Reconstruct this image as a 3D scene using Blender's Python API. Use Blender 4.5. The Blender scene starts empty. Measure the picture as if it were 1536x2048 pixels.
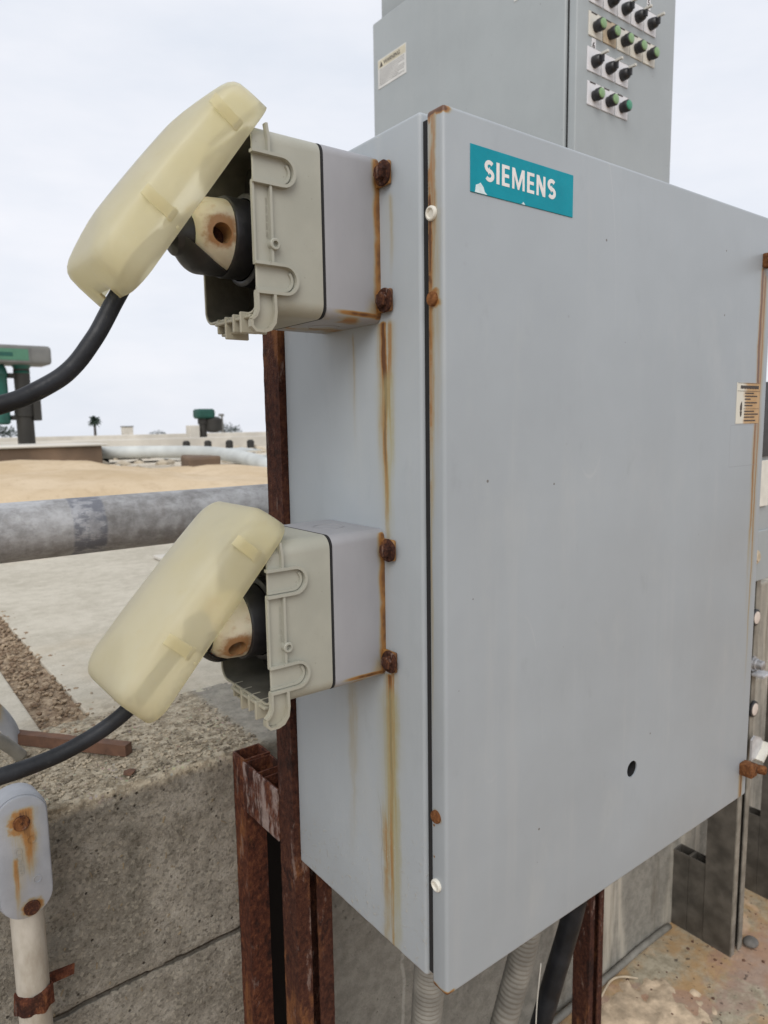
import bpy, bmesh, math, random
from mathutils import Vector, Matrix, noise
random.seed(7)
SC = bpy.context.scene
COL = SC.collection
PI = math.pi
R = math.radians

# ------------------------------------------------------------------ camera
cd = bpy.data.cameras.new('camera')
cam = bpy.data.objects.new('camera', cd); COL.objects.link(cam); SC.camera = cam
yaw, pitch, roll = R(37.5295), R(-7.2202), R(-0.8709)
fw = Vector((math.sin(yaw)*math.cos(pitch), math.cos(yaw)*math.cos(pitch), math.sin(pitch)))
rt = Vector((math.cos(yaw), -math.sin(yaw), 0)); up = rt.cross(fw)
r2 = rt*math.cos(roll)+up*math.sin(roll); u2 = up*math.cos(roll)-rt*math.sin(roll)
mw = Matrix((r2, u2, -fw)).transposed().to_4x4(); mw.translation = (-.48002, -.52419, .63231)
cam.matrix_world = mw
cd.sensor_fit = 'HORIZONTAL'; cd.sensor_width = 36; cd.lens = 36*1414.78/1536
cd.clip_start = .02; cd.clip_end = 3000
cd.dof.use_dof = True; cd.dof.focus_distance = .80; cd.dof.aperture_fstop = 13

# ------------------------------------------------------------------ world: overcast
SUN_EL, SUN_AZ = R(40), R(222)      # azimuth measured clockwise from +Y
w = bpy.data.worlds.new('World'); SC.world = w; w.use_nodes = True
nt = w.node_tree; nt.nodes.clear()
def wn(t, **k):
    n = nt.nodes.new(t)
    for a, b in k.items(): setattr(n, a, b)
    return n
sky = wn('ShaderNodeTexSky', sky_type='NISHITA', sun_disc=False, sun_elevation=SUN_EL, sun_rotation=SUN_AZ)
sky.dust_density = 4; sky.air_density = 1
bg1 = wn('ShaderNodeBackground'); bg1.inputs[1].default_value = .08; nt.links.new(sky.outputs[0], bg1.inputs[0])
tc = wn('ShaderNodeTexCoord'); mp = wn('ShaderNodeMapping'); mp.inputs['Scale'].default_value = (1.0, 1.0, 3.2)
nz = wn('ShaderNodeTexNoise'); nz.inputs['Scale'].default_value = 2.3; nz.inputs['Detail'].default_value = 5; nz.inputs['Roughness'].default_value = .55
cr = wn('ShaderNodeValToRGB')
cr.color_ramp.elements[0].position = .36; cr.color_ramp.elements[0].color = (.74, .78, .855, 1)
cr.color_ramp.elements[1].position = .66; cr.color_ramp.elements[1].color = (.87, .88, .93, 1)
bg2 = wn('ShaderNodeBackground'); bg2.inputs[1].default_value = .98
mx = wn('ShaderNodeMixShader'); mx.inputs[0].default_value = .92
wo = wn('ShaderNodeOutputWorld')
for a, b in ((tc.outputs['Generated'], mp.inputs[0]), (mp.outputs[0], nz.inputs[0]), (nz.outputs[0], cr.inputs[0]), (cr.outputs[0], bg2.inputs[0]),
             (bg1.outputs[0], mx.inputs[1]), (bg2.outputs[0], mx.inputs[2]), (mx.outputs[0], wo.inputs[0])): nt.links.new(a, b)

sl = bpy.data.lights.new('sun', 'SUN'); sl.energy = 1.5; sl.angle = R(40); sl.color = (1, .965, .92)
so = bpy.data.objects.new('sun', sl); COL.objects.link(so)
sd = Vector((math.sin(SUN_AZ)*math.cos(SUN_EL), math.cos(SUN_AZ)*math.cos(SUN_EL), math.sin(SUN_EL)))
so.rotation_euler = sd.to_track_quat('Z', 'Y').to_euler(); so.location = sd*20
vs = SC.view_settings; vs.view_transform = 'Standard'; vs.look = 'None'; vs.exposure = .2; vs.gamma = 1; vs.use_curve_mapping = False
SC.cycles.denoising_prefilter = 'ACCURATE'; SC.cycles.max_bounces = 8; SC.cycles.diffuse_bounces = 3; SC.cycles.glossy_bounces = 3; SC.cycles.transmission_bounces = 6

# ------------------------------------------------------------------ material helpers
class V:
    def __init__(s, m, k): s.m, s.k = m, k
    def __add__(s, o): return s.m.math('ADD', s, o)
    def __radd__(s, o): return s.m.math('ADD', o, s)
    def __sub__(s, o): return s.m.math('SUBTRACT', s, o)
    def __rsub__(s, o): return s.m.math('SUBTRACT', o, s)
    def __mul__(s, o): return s.m.math('MULTIPLY', s, o)
    def __rmul__(s, o): return s.m.math('MULTIPLY', o, s)
    def __abs__(s): return s.m.math('ABSOLUTE', s)
class Mt:
    def __init__(s, name):
        s.mat = bpy.data.materials.new(name); s.mat.use_nodes = True; s.nt = s.mat.node_tree; s.nt.nodes.clear()
        s.out = s.nt.nodes.new('ShaderNodeOutputMaterial'); tcn = s.nt.nodes.new('ShaderNodeTexCoord')
        s.P = tcn.outputs['Object']; sp = s.nt.nodes.new('ShaderNodeSeparateXYZ'); s.nt.links.new(s.P, sp.inputs[0])
        s.x, s.y, s.z = (V(s, sp.outputs[i]) for i in range(3))
    def put(s, sock, v):
        if isinstance(v, V): s.nt.links.new(v.k, sock)
        elif hasattr(v, 'links'): s.nt.links.new(v, sock)
        elif isinstance(v, (tuple, list)) and len(v) == 3 and sock.type == 'RGBA': sock.default_value = (*v, 1)
        else: sock.default_value = v
    def math(s, op, a, b=None, cl=False):
        n = s.nt.nodes.new('ShaderNodeMath'); n.operation = op; n.use_clamp = cl
        s.put(n.inputs[0], a)
        if b is not None: s.put(n.inputs[1], b)
        return V(s, n.outputs[0])
    def mx(s, a, b): return s.math('MAXIMUM', a, b)
    def sm(s, v, a, b, lo=0., hi=1.):
        n = s.nt.nodes.new('ShaderNodeMapRange'); n.interpolation_type = 'SMOOTHSTEP'
        if a > b: a, b, lo, hi = b, a, hi, lo
        s.put(n.inputs[0], v); n.inputs[1].default_value = a; n.inputs[2].default_value = b; n.inputs[3].default_value = lo; n.inputs[4].default_value = hi
        return V(s, n.outputs[0])
    def vec(s, sc=(1, 1, 1), loc=(0, 0, 0)):
        n = s.nt.nodes.new('ShaderNodeMapping'); n.inputs['Scale'].default_value = sc; n.inputs['Location'].default_value = loc
        s.nt.links.new(s.P, n.inputs[0]); return n.outputs[0]
    def nz(s, scale, detail=4, rough=.55, sc=None, loc=(0, 0, 0), dist=0):
        n = s.nt.nodes.new('ShaderNodeTexNoise'); s.nt.links.new(s.vec(sc or (1, 1, 1), loc), n.inputs['Vector'])
        n.inputs['Scale'].default_value = scale; n.inputs['Detail'].default_value = detail; n.inputs['Roughness'].default_value = rough; n.inputs['Distortion'].default_value = dist
        return V(s, n.outputs[0])
    def vor(s, scale, sc=None, feat='F1', out=0, rnd=1):
        n = s.nt.nodes.new('ShaderNodeTexVoronoi'); n.feature = feat; s.nt.links.new(s.vec(sc or (1, 1, 1)), n.inputs['Vector'])
        n.inputs['Scale'].default_value = scale; n.inputs['Randomness'].default_value = rnd
        return V(s, n.outputs[out])
    def mix(s, f, a, b, mode='MIX'):
        n = s.nt.nodes.new('ShaderNodeMix'); n.data_type = 'RGBA'; n.blend_type = mode; n.clamp_factor = True
        s.put(n.inputs[0], f); s.put(n.inputs[6], a); s.put(n.inputs[7], b); return V(s, n.outputs[2])
    def ramp(s, f, els):
        n = s.nt.nodes.new('ShaderNodeValToRGB'); e = n.color_ramp.elements
        while len(e) < len(els): e.new(.5)
        for q, (p, c) in zip(e, els): q.position = p; q.color = (*c, 1)
        s.put(n.inputs[0], f); return V(s, n.outputs[0])
    def bump(s, h, dist=.001, strength=1, prev=None):
        n = s.nt.nodes.new('ShaderNodeBump'); n.inputs['Strength'].default_value = strength; n.inputs['Distance'].default_value = dist
        s.put(n.inputs['Height'], h)
        if prev is not None: s.nt.links.new(prev.k, n.inputs['Normal'])
        return V(s, n.outputs[0])
    def fin(s, col, rough=.5, metal=0., nor=None, spec=.5, coat=0, extra=None):
        b = s.nt.nodes.new('ShaderNodeBsdfPrincipled'); s.put(b.inputs['Base Color'], col); s.put(b.inputs['Roughness'], rough); s.put(b.inputs['Metallic'], metal)
        b.inputs['Specular IOR Level'].default_value = spec; b.inputs['Coat Weight'].default_value = coat
        if nor is not None: s.put(b.inputs['Normal'], nor)
        if extra:
            for k, v in extra.items(): s.put(b.inputs[k], v)
        s.nt.links.new(b.outputs[0], s.out.inputs[0]); s.bsdf = b; return s.mat
    # vertical run of rust: u = coordinate across, centre uc, half width hw, from zt down to zb
    def run(s, u, uc, hw, zt, zb, seed=0, k=1., sharp=.02):
        if not hasattr(s, 'wob'):
            s.wob = s.nz(7, 6, .62, sc=(.6, .6, 1))-.5; s.grn = s.nz(190, 5, .7, sc=(1, 1, .035)); s.pat = s.nz(30, 6, .68, sc=(1, 1, .3), loc=(3, 1, 7))
        q = u-uc+s.wob*(hw*(2.2 if int(seed) % 2 else -1.8))
        d = abs(q); e = abs(q+hw*(.35 if int(seed) % 3 else -.3))+(s.pat-.5)*(hw*1.5)
        f = (s.sm(d, hw*2.1, 0)*.42+s.sm(e, hw*.62, hw*.05)*.62)*s.sm(s.z, zt+.001, zt-sharp)*s.sm(s.z+(s.pat-.5)*((zt-zb)*.35), zb, zb+(zt-zb)*.85)
        return f*s.mx(s.grn*1.7+s.pat*1.1-.45, .1)*k
    def blot(s, a, ac, b, bc, r, seed=0, k=1.):
        d = s.math('POWER', (a-ac)*(a-ac)+(b-bc)*(b-bc), .5)+s.bn()*(r*.9)
        return s.sm(d, r, r*.15)*k
    def bn(s):
        if not hasattr(s, 'bnz'): s.bnz = s.nz(90, 3)-.5
        return s.bnz
    def rust(s, col, f):
        c = s.mix(s.sm(f, .02, .45)*.7, col, (.30, .245, .125))
        c = s.mix(s.sm(f, .28, .7)*.92, c, (.275, .125, .028))
        return s.mix(s.sm(f, .72, 1.15)*.85, c, (.075, .027, .013))

def simple(name, col, rough=.5, metal=0, var=.12, scale=30, bump=.0004, spec=.5, bs=120):
    m = Mt(name); n = m.nz(scale, 5); c = m.mix(m.sm(n, .3, .75), tuple(x*(1-var) for x in col), tuple(min(1, x*(1+var)) for x in col))
    return m.fin(c, m.sm(m.nz(scale*2, 3), .2, .8, max(.05, rough-.08), min(1, rough+.08)), metal, m.bump(m.nz(bs, 4), bump), spec)

M = {}
GREY = (.325, .356, .378)
def paint_nodes(m, base=GREY, amt=1.):
    a = m.nz(2.4, 5, .62)
    c = m.mix(m.sm(a, .3, .7), tuple(x*.93 for x in base), tuple(x*1.05 for x in base))
    b = m.nz(11, 6, .68, sc=(1, 1, .45))
    c = m.mix(m.sm(b, .52, .72)*(.16*amt), c, (.45, .46, .44))                # chalky fading
    c = m.mix(m.sm(b, .44, .30)*(.14*amt), c, tuple(x*.72 for x in base))     # grey smudges
    c = m.mix(m.sm(m.nz(26, 5, .65, (1, 1, .06), (1, 2, 3)), .54, .72)*(.13*amt), c, (.47, .47, .45))
    c = m.mix(m.sm(m.nz(26, 5, .65, (1, 1, .5), (7, 2, 3)), .60, .74)*(.22*amt), c, tuple(x*.7 for x in base))
    d = m.vor(46); dk = m.vor(46, out=1)
    ds = m.nt.nodes.new('ShaderNodeSeparateColor'); m.nt.links.new(dk.k, ds.inputs[0]); pick = V(m, ds.outputs[0]); sz = V(m, ds.outputs[1])
    c = m.mix(m.sm(d-sz*.045, .035, .022)*m.sm(pick, .80, .81)*(.8*amt), c, (.10, .085, .07))   # specks and pin chips
    g = m.vor(9, (1, 1, .22)); c = m.mix(m.sm(abs(g-.42), .006, .002)*m.sm(a, .52, .62)*(.30*amt), c, (.46, .47, .47))  # hairline scratches
    return c
def orange_peel(m, d=.00012): return m.bump(m.nz(700, 2), d, .35)

# door paint with its own stains
m = Mt('door_paint'); c = paint_nodes(m)
f = m.run(m.x, .655, .008, .858, .2, 1, 1.25, .01)
f = m.mx(f, m.run(m.x, .663, .006, .85, .0, 4, .9, .01))
f = m.mx(f, m.run(m.x, .663, .006, .045, -.08, 3, 1.2, .004))
fl = m.sm(m.x, .0048, .0018)                      # the left return of the pan
ptc = m.sm(m.nz(13, 5, .7, (.2, .2, 1), (0, 0, 2)), .40, .58)
f = m.mx(f, fl*m.run(m.y, .0222, .0070, .94, .36, 5, 1.35, .005)*(ptc*.75+.25))
f = m.mx(f, fl*m.run(m.y, .0165, .012, .84, .40, 6, .75, .005))
f = m.mx(f, fl*m.run(m.y, .018, .012, .93, .66, 7, .6, .005))
f = m.mx(f, fl*m.run(m.y, .0215, .004, .56, .2, 16, .5, .005))
for yy, zz, rr, kk in ((.0166, .834, .012, .7), (.0159, .7527, .016, 1.), (.022, .8124, .0065, 1.3), (.0222, .7733, .0065, 1.3), (.0154, .2069, .0105, .8), (.0153, .1267, .009, .2), (.0195, .195, .002, 1.2), (.0195, .158, .002, 1.2)):
    f = m.mx(f, fl*m.blot(m.y, yy, m.z, zz, rr, zz*9, kk))
ed = m.sm(m.z+(m.nz(120, 3)-.5)*.008, .9205, .9262)*m.sm(m.x+(m.nz(60, 3)-.5)*.012, .014, .002)
f = m.mx(f, ed*1.25)
lo = m.sm(m.z+(m.nz(130, 3)-.5)*.006, .0075, .003)*m.sm(m.x+(m.nz(60, 3)-.5)*.012, .020, .002)
f = m.mx(f, lo*1.1)
c = m.rust(c, f)
# ghost outline of a removed label
dx = abs(m.x-.618)-.043; dz = abs(m.z-.589)-.031
rect = m.sm(abs(m.mx(dx, dz)), .0009, .0004)
c = m.mix(rect*.35, c, (.2, .2, .22))
sc1 = m.sm(m.nz(3, 2, sc=(9, 1, 1), loc=(3, 0, 1)), .68, .74)*m.sm(m.nz(90, 2), .5, .7)
c = m.mix(sc1*.4, c, (.25, .26, .27))
M['door'] = m.fin(c, m.sm(m.nz(5, 4), .3, .7, .36, .5), 0, orange_peel(m), .45)

# side of the body
m = Mt('body_paint'); c = paint_nodes(m, tuple(x*1.10 for x in GREY))
f = m.run(m.y, .1005, .0085, .742, .40, 11, 1.3, .004)
f = m.mx(f, m.run(m.y, .088, .0085, .745, .52, 12, .7, .01))
f = m.mx(f, m.run(m.y, .089, .012, .875, .74, 13, .32, .01))
f = m.mx(f, m.run(m.y, .1005, .0075, .345, -.2, 14, 1.2, .004))
f = m.mx(f, m.run(m.y, .088, .008, .35, .0, 15, .7, .004))
f = m.mx(f, m.run(m.y, .158, .009, .738, .55, 17, .34, .01))
f = m.mx(f, m.run(m.y, .172, .02, .335, -.05, 18, .3, .01))
f = m.mx(f, m.run(m.y, .104, .018, .2, -.15, 21, .55, .06))
f = m.mx(f, m.run(m.y, .1, .006, .60, .50, 22, .8, .03))
c = m.rust(c, f)
olive = m.mx(m.run(m.y, .096, .020, .34, -.2, 19, .75, .03), m.run(m.y, .098, .018, .70, .40, 20, .55, .03))
c = m.mix(m.sm(olive, .03, .5)*.6, c, (.31, .285, .15))
dust = m.sm(m.nz(170, 4, .7), .55, .72)*m.sm(m.z+(m.nz(12, 3)-.5)*.25, .24, -.05)
c = m.mix(dust*.55, c, (.52, .47, .36))
crk = m.sm(abs(m.y-.118+(m.nz(7, 3, sc=(0, 0, 1))-.5)*.05), .0009, .0003)*m.sm(m.z, .2, .17)*m.sm(m.z, .05, .08)
c = m.mix(crk*.45, c, (.2, .2, .2))
be = m.sm(m.z+(m.nz(40, 3)-.5)*.008, .004, .0)
c = m.mix(be*.7, c, (.16, .09, .045))
M['body'] = m.fin(c, m.mx(m.sm(m.nz(5, 4), .3, .7, .42, .55), m.sm(f, .1, .6)*.85), 0, m.bump(dust, .0006, 1, orange_peel(m)), .4)

# generic grey paint of the tall cabinet
m = Mt('cabinet_paint'); c = paint_nodes(m, (.32, .348, .355), .6)
for k in range(5):
    c = m.mix(m.sm(m.run(m.x, .072+.057*k, .012, -.15 if k > 2 else -.2, -.6, 30+k, .8, .02), .05, .8)*.22, c, (.30, .27, .17))
M['cab'] = m.fin(c, .42, 0, orange_peel(m), .4)
M['black'] = simple('black_rubber', (.011, .011, .013), .45, 0, .3, 60, .0004)
M['gasket'] = simple('gasket_foam', (.012, .012, .013), .85)
M['strutshade'] = simple('strut_shade', (.006, .005, .0045), .95, spec=.05)  # near-black colour that stands in for shade between and inside the struts
M['dark'] = simple('dark_cavity', (.02, .019, .018), .7)

# grey plastic of the receptacle housing
m = Mt('housing_plastic'); n = m.nz(14, 5); c = m.mix(m.sm(n, .3, .7), (.325, .325, .275), (.375, .372, .315))
c = m.mix(m.sm(m.nz(380, 2), .70, .76)*.5, c, (.12, .11, .09))
gr = m.sm(m.z+(m.nz(40, 4)-.5)*.05, -.06, -.095)
c = m.mix(gr*.35, c, (.30, .26, .17))
M['housing'] = m.fin(c, m.sm(m.nz(20, 3), .3, .7, .4, .55), 0, m.bump(m.nz(900, 2), .0001, .5), .4)

# back box plastic with rusty margin at the enclosure
m = Mt('backbox_plastic'); n = m.nz(10, 5, sc=(1, 1, .5)); c = m.mix(m.sm(n, .3, .7), (.27, .272, .288), (.315, .317, .333))
near = m.sm(m.y, -.057, -.0595)
f = near*m.sm(m.x+(m.nz(50, 4, sc=(1, 1, .25))-.5)*.012, -.0135, -.002)*1.05
f = m.mx(f, near*m.sm(m.x+(m.nz(45, 4)-.5)*.02, -.03, -.004)*m.sm(m.z, -.05, -.075)*.55)
f = m.mx(f, near*m.run(m.x, -.003, .0045, .075, -.14, 41, .6, .01))
sm_ = m.sm(abs(m.z+.0795+m.x*.02), .004, .0005)*m.sm(m.x+(m.nz(30, 3)-.5)*.03, -.072, -.03)
f = m.mx(f, sm_*.95)
f = m.mx(f, m.sm(m.z, -.078, -.086)*m.sm(m.nz(25, 4), .42, .62)*.55)
c = m.rust(c, f*m.nz(30, 3, loc=(3, 1, 0))*1.75)
c = m.mix(m.sm(m.nz(300, 2), .72, .77)*.4, c, (.2, .2, .2))
M['backbox'] = m.fin(c, .5, 0, m.bump(m.nz(800, 2), .0001, .4), .4)

# rusts
def rust_mat(name, dark=(.022, .010, .008), mid=(.088, .029, .017), light=(.20, .078, .036), pale=None, sc=130, stretch=(1, 1, .7), bd=.0022):
    m = Mt(name); n = m.nz(sc, 8, .72, stretch); n2 = m.nz(sc*.13, 5, .65, (1, 1, .35), (4, 2, 1))
    c = m.ramp(n*.72+n2*.38, [(.40, dark), (.55, mid), (.72, light)])
    c = m.mix(m.sm(n2, .54, .66)*.7, c, (.235, .098, .036)); c = m.mix(m.sm(m.nz(sc*.35, 6, .75, (1, 1, .3), (8, 1, 3)), .58, .66)*.5, c, (.27, .20, .17)); c = m.mix(m.sm(m.nz(sc*.2, 5, .7, (1, 1, .5), (2, 9, 3)), .56, .64)*.7, c, (.016, .009, .008))
    if pale: c = m.mix(m.sm(m.nz(sc*.9, 7, .75, (1, 1, .22), (1, 7, 2))*.75+n2*.35, .50, .60)*.9, c, pale)
    pit = m.vor(sc*2.2)
    return m.fin(c, .92, 0, m.bump(n*.8+pit*.45, bd, 1), .2)
M['rust'] = rust_mat('rusty_steel')
M['rust_pale'] = rust_mat('rusty_plate', pale=(.30, .235, .21), sc=90)
M['rust_post'] = rust_mat('rusty_post', (.018, .008, .006), (.062, .023, .015), (.125, .052, .027), sc=150)
M['rust_bolt'] = rust_mat('rusty_bolt', (.016, .008, .007), (.05, .02, .013), (.13, .052, .024), sc=300, stretch=(1, 1, 1), bd=.001)
M['rust_orange'] = rust_mat('orange_rust', (.06, .022, .011), (.15, .06, .022), (.27, .125, .05), sc=220, stretch=(1, 1, 1), bd=.0006)

# galvanised pipe
m = Mt('galvanised_pipe')
n = m.nz(16, 6, .65, (.6, 1, 1)); n2 = m.vor(38, (.6, 1, 1)); n3 = m.nz(60, 5, .7)
c = m.ramp(n*.7+n3*.35, [(.38, (.13, .122, .11)), (.50, (.27, .266, .26)), (.63, (.46, .465, .47))])
c = m.mix(m.sm(m.nz(7, 4, .6, (1, .6, .6), (5, 0, 0)), .56, .68)*.6, c, (.16, .125, .10))
c = m.mix(m.sm(n2, .0, .35)*.15, c, (.46, .47, .5))
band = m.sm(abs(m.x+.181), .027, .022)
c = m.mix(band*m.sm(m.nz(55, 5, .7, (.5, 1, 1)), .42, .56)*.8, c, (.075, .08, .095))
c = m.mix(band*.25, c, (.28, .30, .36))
M['pipe'] = m.fin(c, m.sm(n, .3, .7, .5, .68), .25, m.bump(n3, .0009, .9), .4)

# concrete
def concrete(name, a, b, sand=None, grain=900, bd=.0016, agg=0):
    m = Mt(name); n = m.nz(3.2, 6, .62); n2 = m.nz(28, 6, .68); n3 = m.nz(190, 3, .7)
    c = m.mix(m.sm(n*.45+n2*.55, .36, .64), a, b)
    c = m.mix(m.sm(n3, .56, .74)*.45, c, tuple(x*.5 for x in a)); c = m.mix(m.sm(n3, .44, .28)*.4, c, tuple(min(1, x*1.25) for x in b))
    h = n2*.6+n3*.5
    if agg:
        v = m.vor(95); vc = m.vor(95, out=1)
        c = m.mix(m.sm(v, .42, .22)*agg, c, m.mix(.55, vc, (.42, .36, .28), 'MULTIPLY')); h = h+m.sm(v, .5, .1)*agg
    if sand: c = m.mix(m.sm(m.nz(1.6, 5, .6, loc=(2, 0, 0)), .42, .68)*.6, c, sand)
    return m, c, h, bd
m, c, h, bd = concrete('wall_concrete', (.20, .182, .15), (.38, .352, .30), None)
topm = m.sm(m.z+(m.nz(30, 4)-.5)*.03, .070, .090)
v = m.vor(120); vc = m.vor(120, out=1)
top = m.mix(m.sm(m.nz(60, 6, .7), .38, .62), (.27, .225, .16), (.52, .455, .345))
top = m.mix(m.sm(v, .38, .2)*m.sm(m.nz(20, 3), .45, .6)*.6, top, m.mix(.75, vc, (.42, .37, .30), 'MIX'))
top = m.mix(m.sm(m.nz(140, 4, .7), .62, .74)*.5, top, (.16, .14, .11))
gr2 = m.nz(210, 6, .78); c = m.mix(m.sm(gr2, .52, .66)*.6, c, (.07, .06, .045)); c = m.mix(m.sm(gr2, .46, .34)*.5, c, (.36, .325, .26))
c = m.mix(m.sm(m.nz(5, 4, .6, (1, 1, .25), (2, 4, 1)), .5, .68)*.35, c, (.10, .095, .075))
c = m.mix(topm, c, top)
ag = m.vor(230, out=1); agd = m.vor(230); agv = m.nt.nodes.new('ShaderNodeSeparateColor'); m.nt.links.new(ag.k, agv.inputs[0]); gv_ = V(m, agv.outputs[0]); gw_ = V(m, agv.outputs[1])
c = m.mix(m.sm(gv_, .72, .97)*.45, c, (.055, .048, .036)); c = m.mix(m.sm(gw_, .74, .97)*.38, c, (.42, .385, .31))
pits = m.sm(m.vor(62), .16, .07)*m.sm(m.nz(18, 3), .46, .56); c = m.mix(pits*.8, c, (.035, .03, .024))
jl = m.sm(abs(m.z+.226+(m.nz(5, 3)-.5)*.02-m.x*.0), .004, .0012)
c = m.mix(jl*.75, c, (.04, .036, .03))
c = m.mix(m.sm(m.x+(m.nz(10, 3)-.5)*.02, .03, .06)*.8, c, m.mix(m.sm(m.nz(40, 5, .65), .35, .65), (.24, .232, .205), (.34, .325, .285)))   # smoother pour right of the rusty post
runs = m.sm(m.nz(9, 4, .6, (1, 1, .12)), .46, .62)*m.sm(m.x, .75, .95)
c = m.mix(runs*.85, c, (.60, .555, .465))
c = m.mix(m.sm(m.nz(14, 4, .6, (1, 1, .1), (4, 0, 0)), .55, .66)*m.sm(m.x, .75, .95)*.6, c, (.17, .145, .11))
wl = m.sm(abs(m.x-.352+(m.nz(9, 3, sc=(0, 0, 1))-.5)*.03), .006, .002)*m.sm(m.nz(50, 3), .3, .5)
c = m.mix(wl*.6, c, (.5, .48, .43))
M['wall'] = m.fin(c, .93, 0, m.bump(h*.5+gv_*.35+m.nz(260, 4, .75)*.8-pits*1.2-jl*1.5, .004, 1), .12)

m, c, h, bd = concrete('deck_concrete', (.42, .385, .31), (.54, .50, .415))
agf = m.sm(m.y+(m.nz(6, 4)-.5)*.35, .93, .70)
v = m.vor(75); vc = m.vor(75, out=1)
ac = m.mix(m.sm(m.nz(50, 6, .7), .38, .62), (.27, .225, .16), (.50, .44, .335))
ac = m.mix(m.sm(v, .40, .18)*m.sm(m.nz(16, 3), .42, .6)*.65, ac, m.mix(.7, vc, (.40, .36, .30), 'MIX'))
c = m.mix(agf, c, ac)
c = m.mix(m.sm(m.nz(1.3, 4, .6, loc=(3, 3, 0)), .55, .72)*.4, c, (.55, .44, .29))
M['deck'] = m.fin(c, .92, 0, m.bump(h+agf*m.sm(v, .5, .1)*.8, .0022, .8), .2)

m = Mt('joint_fill'); v = m.vor(60); n = m.nz(35, 6, .7)
c = m.mix(m.sm(n, .35, .65), (.19, .13, .085), (.42, .33, .23)); c = m.mix(m.sm(m.nz(110, 4), .58, .7)*.8, c, (.06, .05, .045))
M['joint'] = m.fin(c, .95, 0, m.bump(n, .004), .15)
m = Mt('sand'); n = m.nz(1.4, 6, .6); c = m.mix(m.sm(n, .3, .7), (.50, .385, .245), (.62, .50, .35)); c = m.mix(m.sm(m.nz(14, 5, .65), .5, .7)*.3, c, (.36, .26, .16))
M['sand'] = m.fin(c, .95, 0, m.bump(m.nz(40, 5), .01, .6), .1)
m = Mt('ground_dirt'); n = m.nz(.35, 6, .6); c = m.mix(m.sm(n, .3, .7), (.50, .43, .33), (.62, .57, .48)); M['ground'] = m.fin(c, .95, 0, None, .1)
m = Mt('stained_floor'); n = m.nz(5, 6, .65); n2 = m.nz(38, 6, .7)
c = m.mix(m.sm(n2, .35, .65), (.27, .235, .165), (.42, .37, .275))
c = m.mix(m.sm(n, .42, .58)*.75, c, (.42, .25, .105)); c = m.mix(m.sm(m.nz(4.4, 6, .65, loc=(5, 3, 0), dist=1), .47, .58)*.55, c, (.33, .20, .165))
c = m.mix(m.sm(m.nz(4, 5, .6, loc=(1, 6, 0), dist=1.5), .54, .66)*.6, c, (.58, .40, .26)); c = m.mix(m.sm(m.nz(60, 4), .62, .72)*.8, c, (.06, .045, .035))
M['floor'] = m.fin(c, .8, 0, m.bump(n2, .004, .8), .3)
M['rubble'] = simple('rubble_mortar', (.52, .41, .29), .95, 0, .35, 22, .004, .1, 60)
M['pebble'] = simple('pebble', (.13, .122, .11), .8, 0, .2, 60, .0005)
M['stone'] = simple('gravel_stone', (.30, .255, .19), .9, 0, .55, 45, .0008, .2, 300)
M['stone2'] = simple('yard_clod', (.42, .36, .27), .95, 0, .4, 1.5)
M['chip'] = simple('straw_chip', (.24, .19, .12), .9, 0, .3, 80, .0004)
M['darkstrut'] = simple('dark_strut', (.12, .11, .095), .55, .4, .4, 14, .0005)
M['strutface'] = simple('strut_face', (.27, .255, .22), .5, .4, .35, 18, .0005)
M['inner'] = simple('dark_inner_wall', (.085, .082, .07), .7, 0, .35, 25, .0004, .3)  # darker tone for the skin lining the housing mouth
M['pump2'] = simple('far_pump_green', (.006, .062, .046), .6, 0, .2, 2)
M['cap'] = simple('pale_cap', (.62, .54, .48), .5, 0, .1, 60)
M['galv'] = simple('galvanised', (.42, .42, .43), .4, .7, .2, 60, .0003)
M['zinc'] = simple('zinc_light', (.55, .55, .56), .42, .4, .15, 60, .0003)
M['greyflex'] = simple('grey_flex_conduit', (.20, .19, .165), .55, 0, .25, 25, .0005)
m = Mt('white_conduit'); n = m.nz(20, 6, .65, (1, 1, .4)); c = m.mix(m.sm(n, .3, .65), (.30, .265, .21), (.48, .45, .39)); c = m.mix(m.sm(m.nz(11, 5, .65, (1, 1, .3), (2, 2, 2)), .52, .68)*.75, c, (.38, .25, .13))
M['conduit'] = m.fin(c, .6, 0, m.bump(n, .0006), .35)
m = Mt('conduit_body_paint'); n = m.nz(18, 5); c = m.mix(m.sm(n, .3, .7), (.26, .275, .30), (.33, .345, .375))
f = m.run(m.x, 0, .017, .152, .02, 51, 1.0, .01); f = m.mx(f, m.blot(m.x, 0, m.z, .13, .024, 2, 1.1)); f = m.mx(f, m.blot(m.x, .004, m.z, .012, .018, 3, 1.1)); f = m.mx(f, m.run(m.x, -.008, .009, .09, -.03, 53, .6, .01))
c = m.rust(c, f); M['lb'] = m.fin(c, .5, 0, m.bump(m.nz(300, 3), .0002), .4)
m = Mt('black_cable'); c = m.mix(m.sm(m.nz(25, 5, .6), .35, .7), (.008, .009, .011), (.018, .020, .024)); c = m.mix(m.sm(m.nz(180, 4, .7), .6, .75)*.4, c, (.05, .05, .05))
M['cable'] = m.fin(c, m.sm(m.nz(40, 4), .3, .7, .38, .6), 0, m.bump(m.nz(160, 4), .0004), .3)
m = Mt('plug_nylon'); c = m.mix(m.sm(m.nz(25, 5), .3, .7), (.52, .47, .35), (.64, .60, .48))
hl = m.blot(m.x, -.170, m.z, -.008, .026, 3, 1.25)*m.sm(m.y, -.005, -.02)
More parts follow.
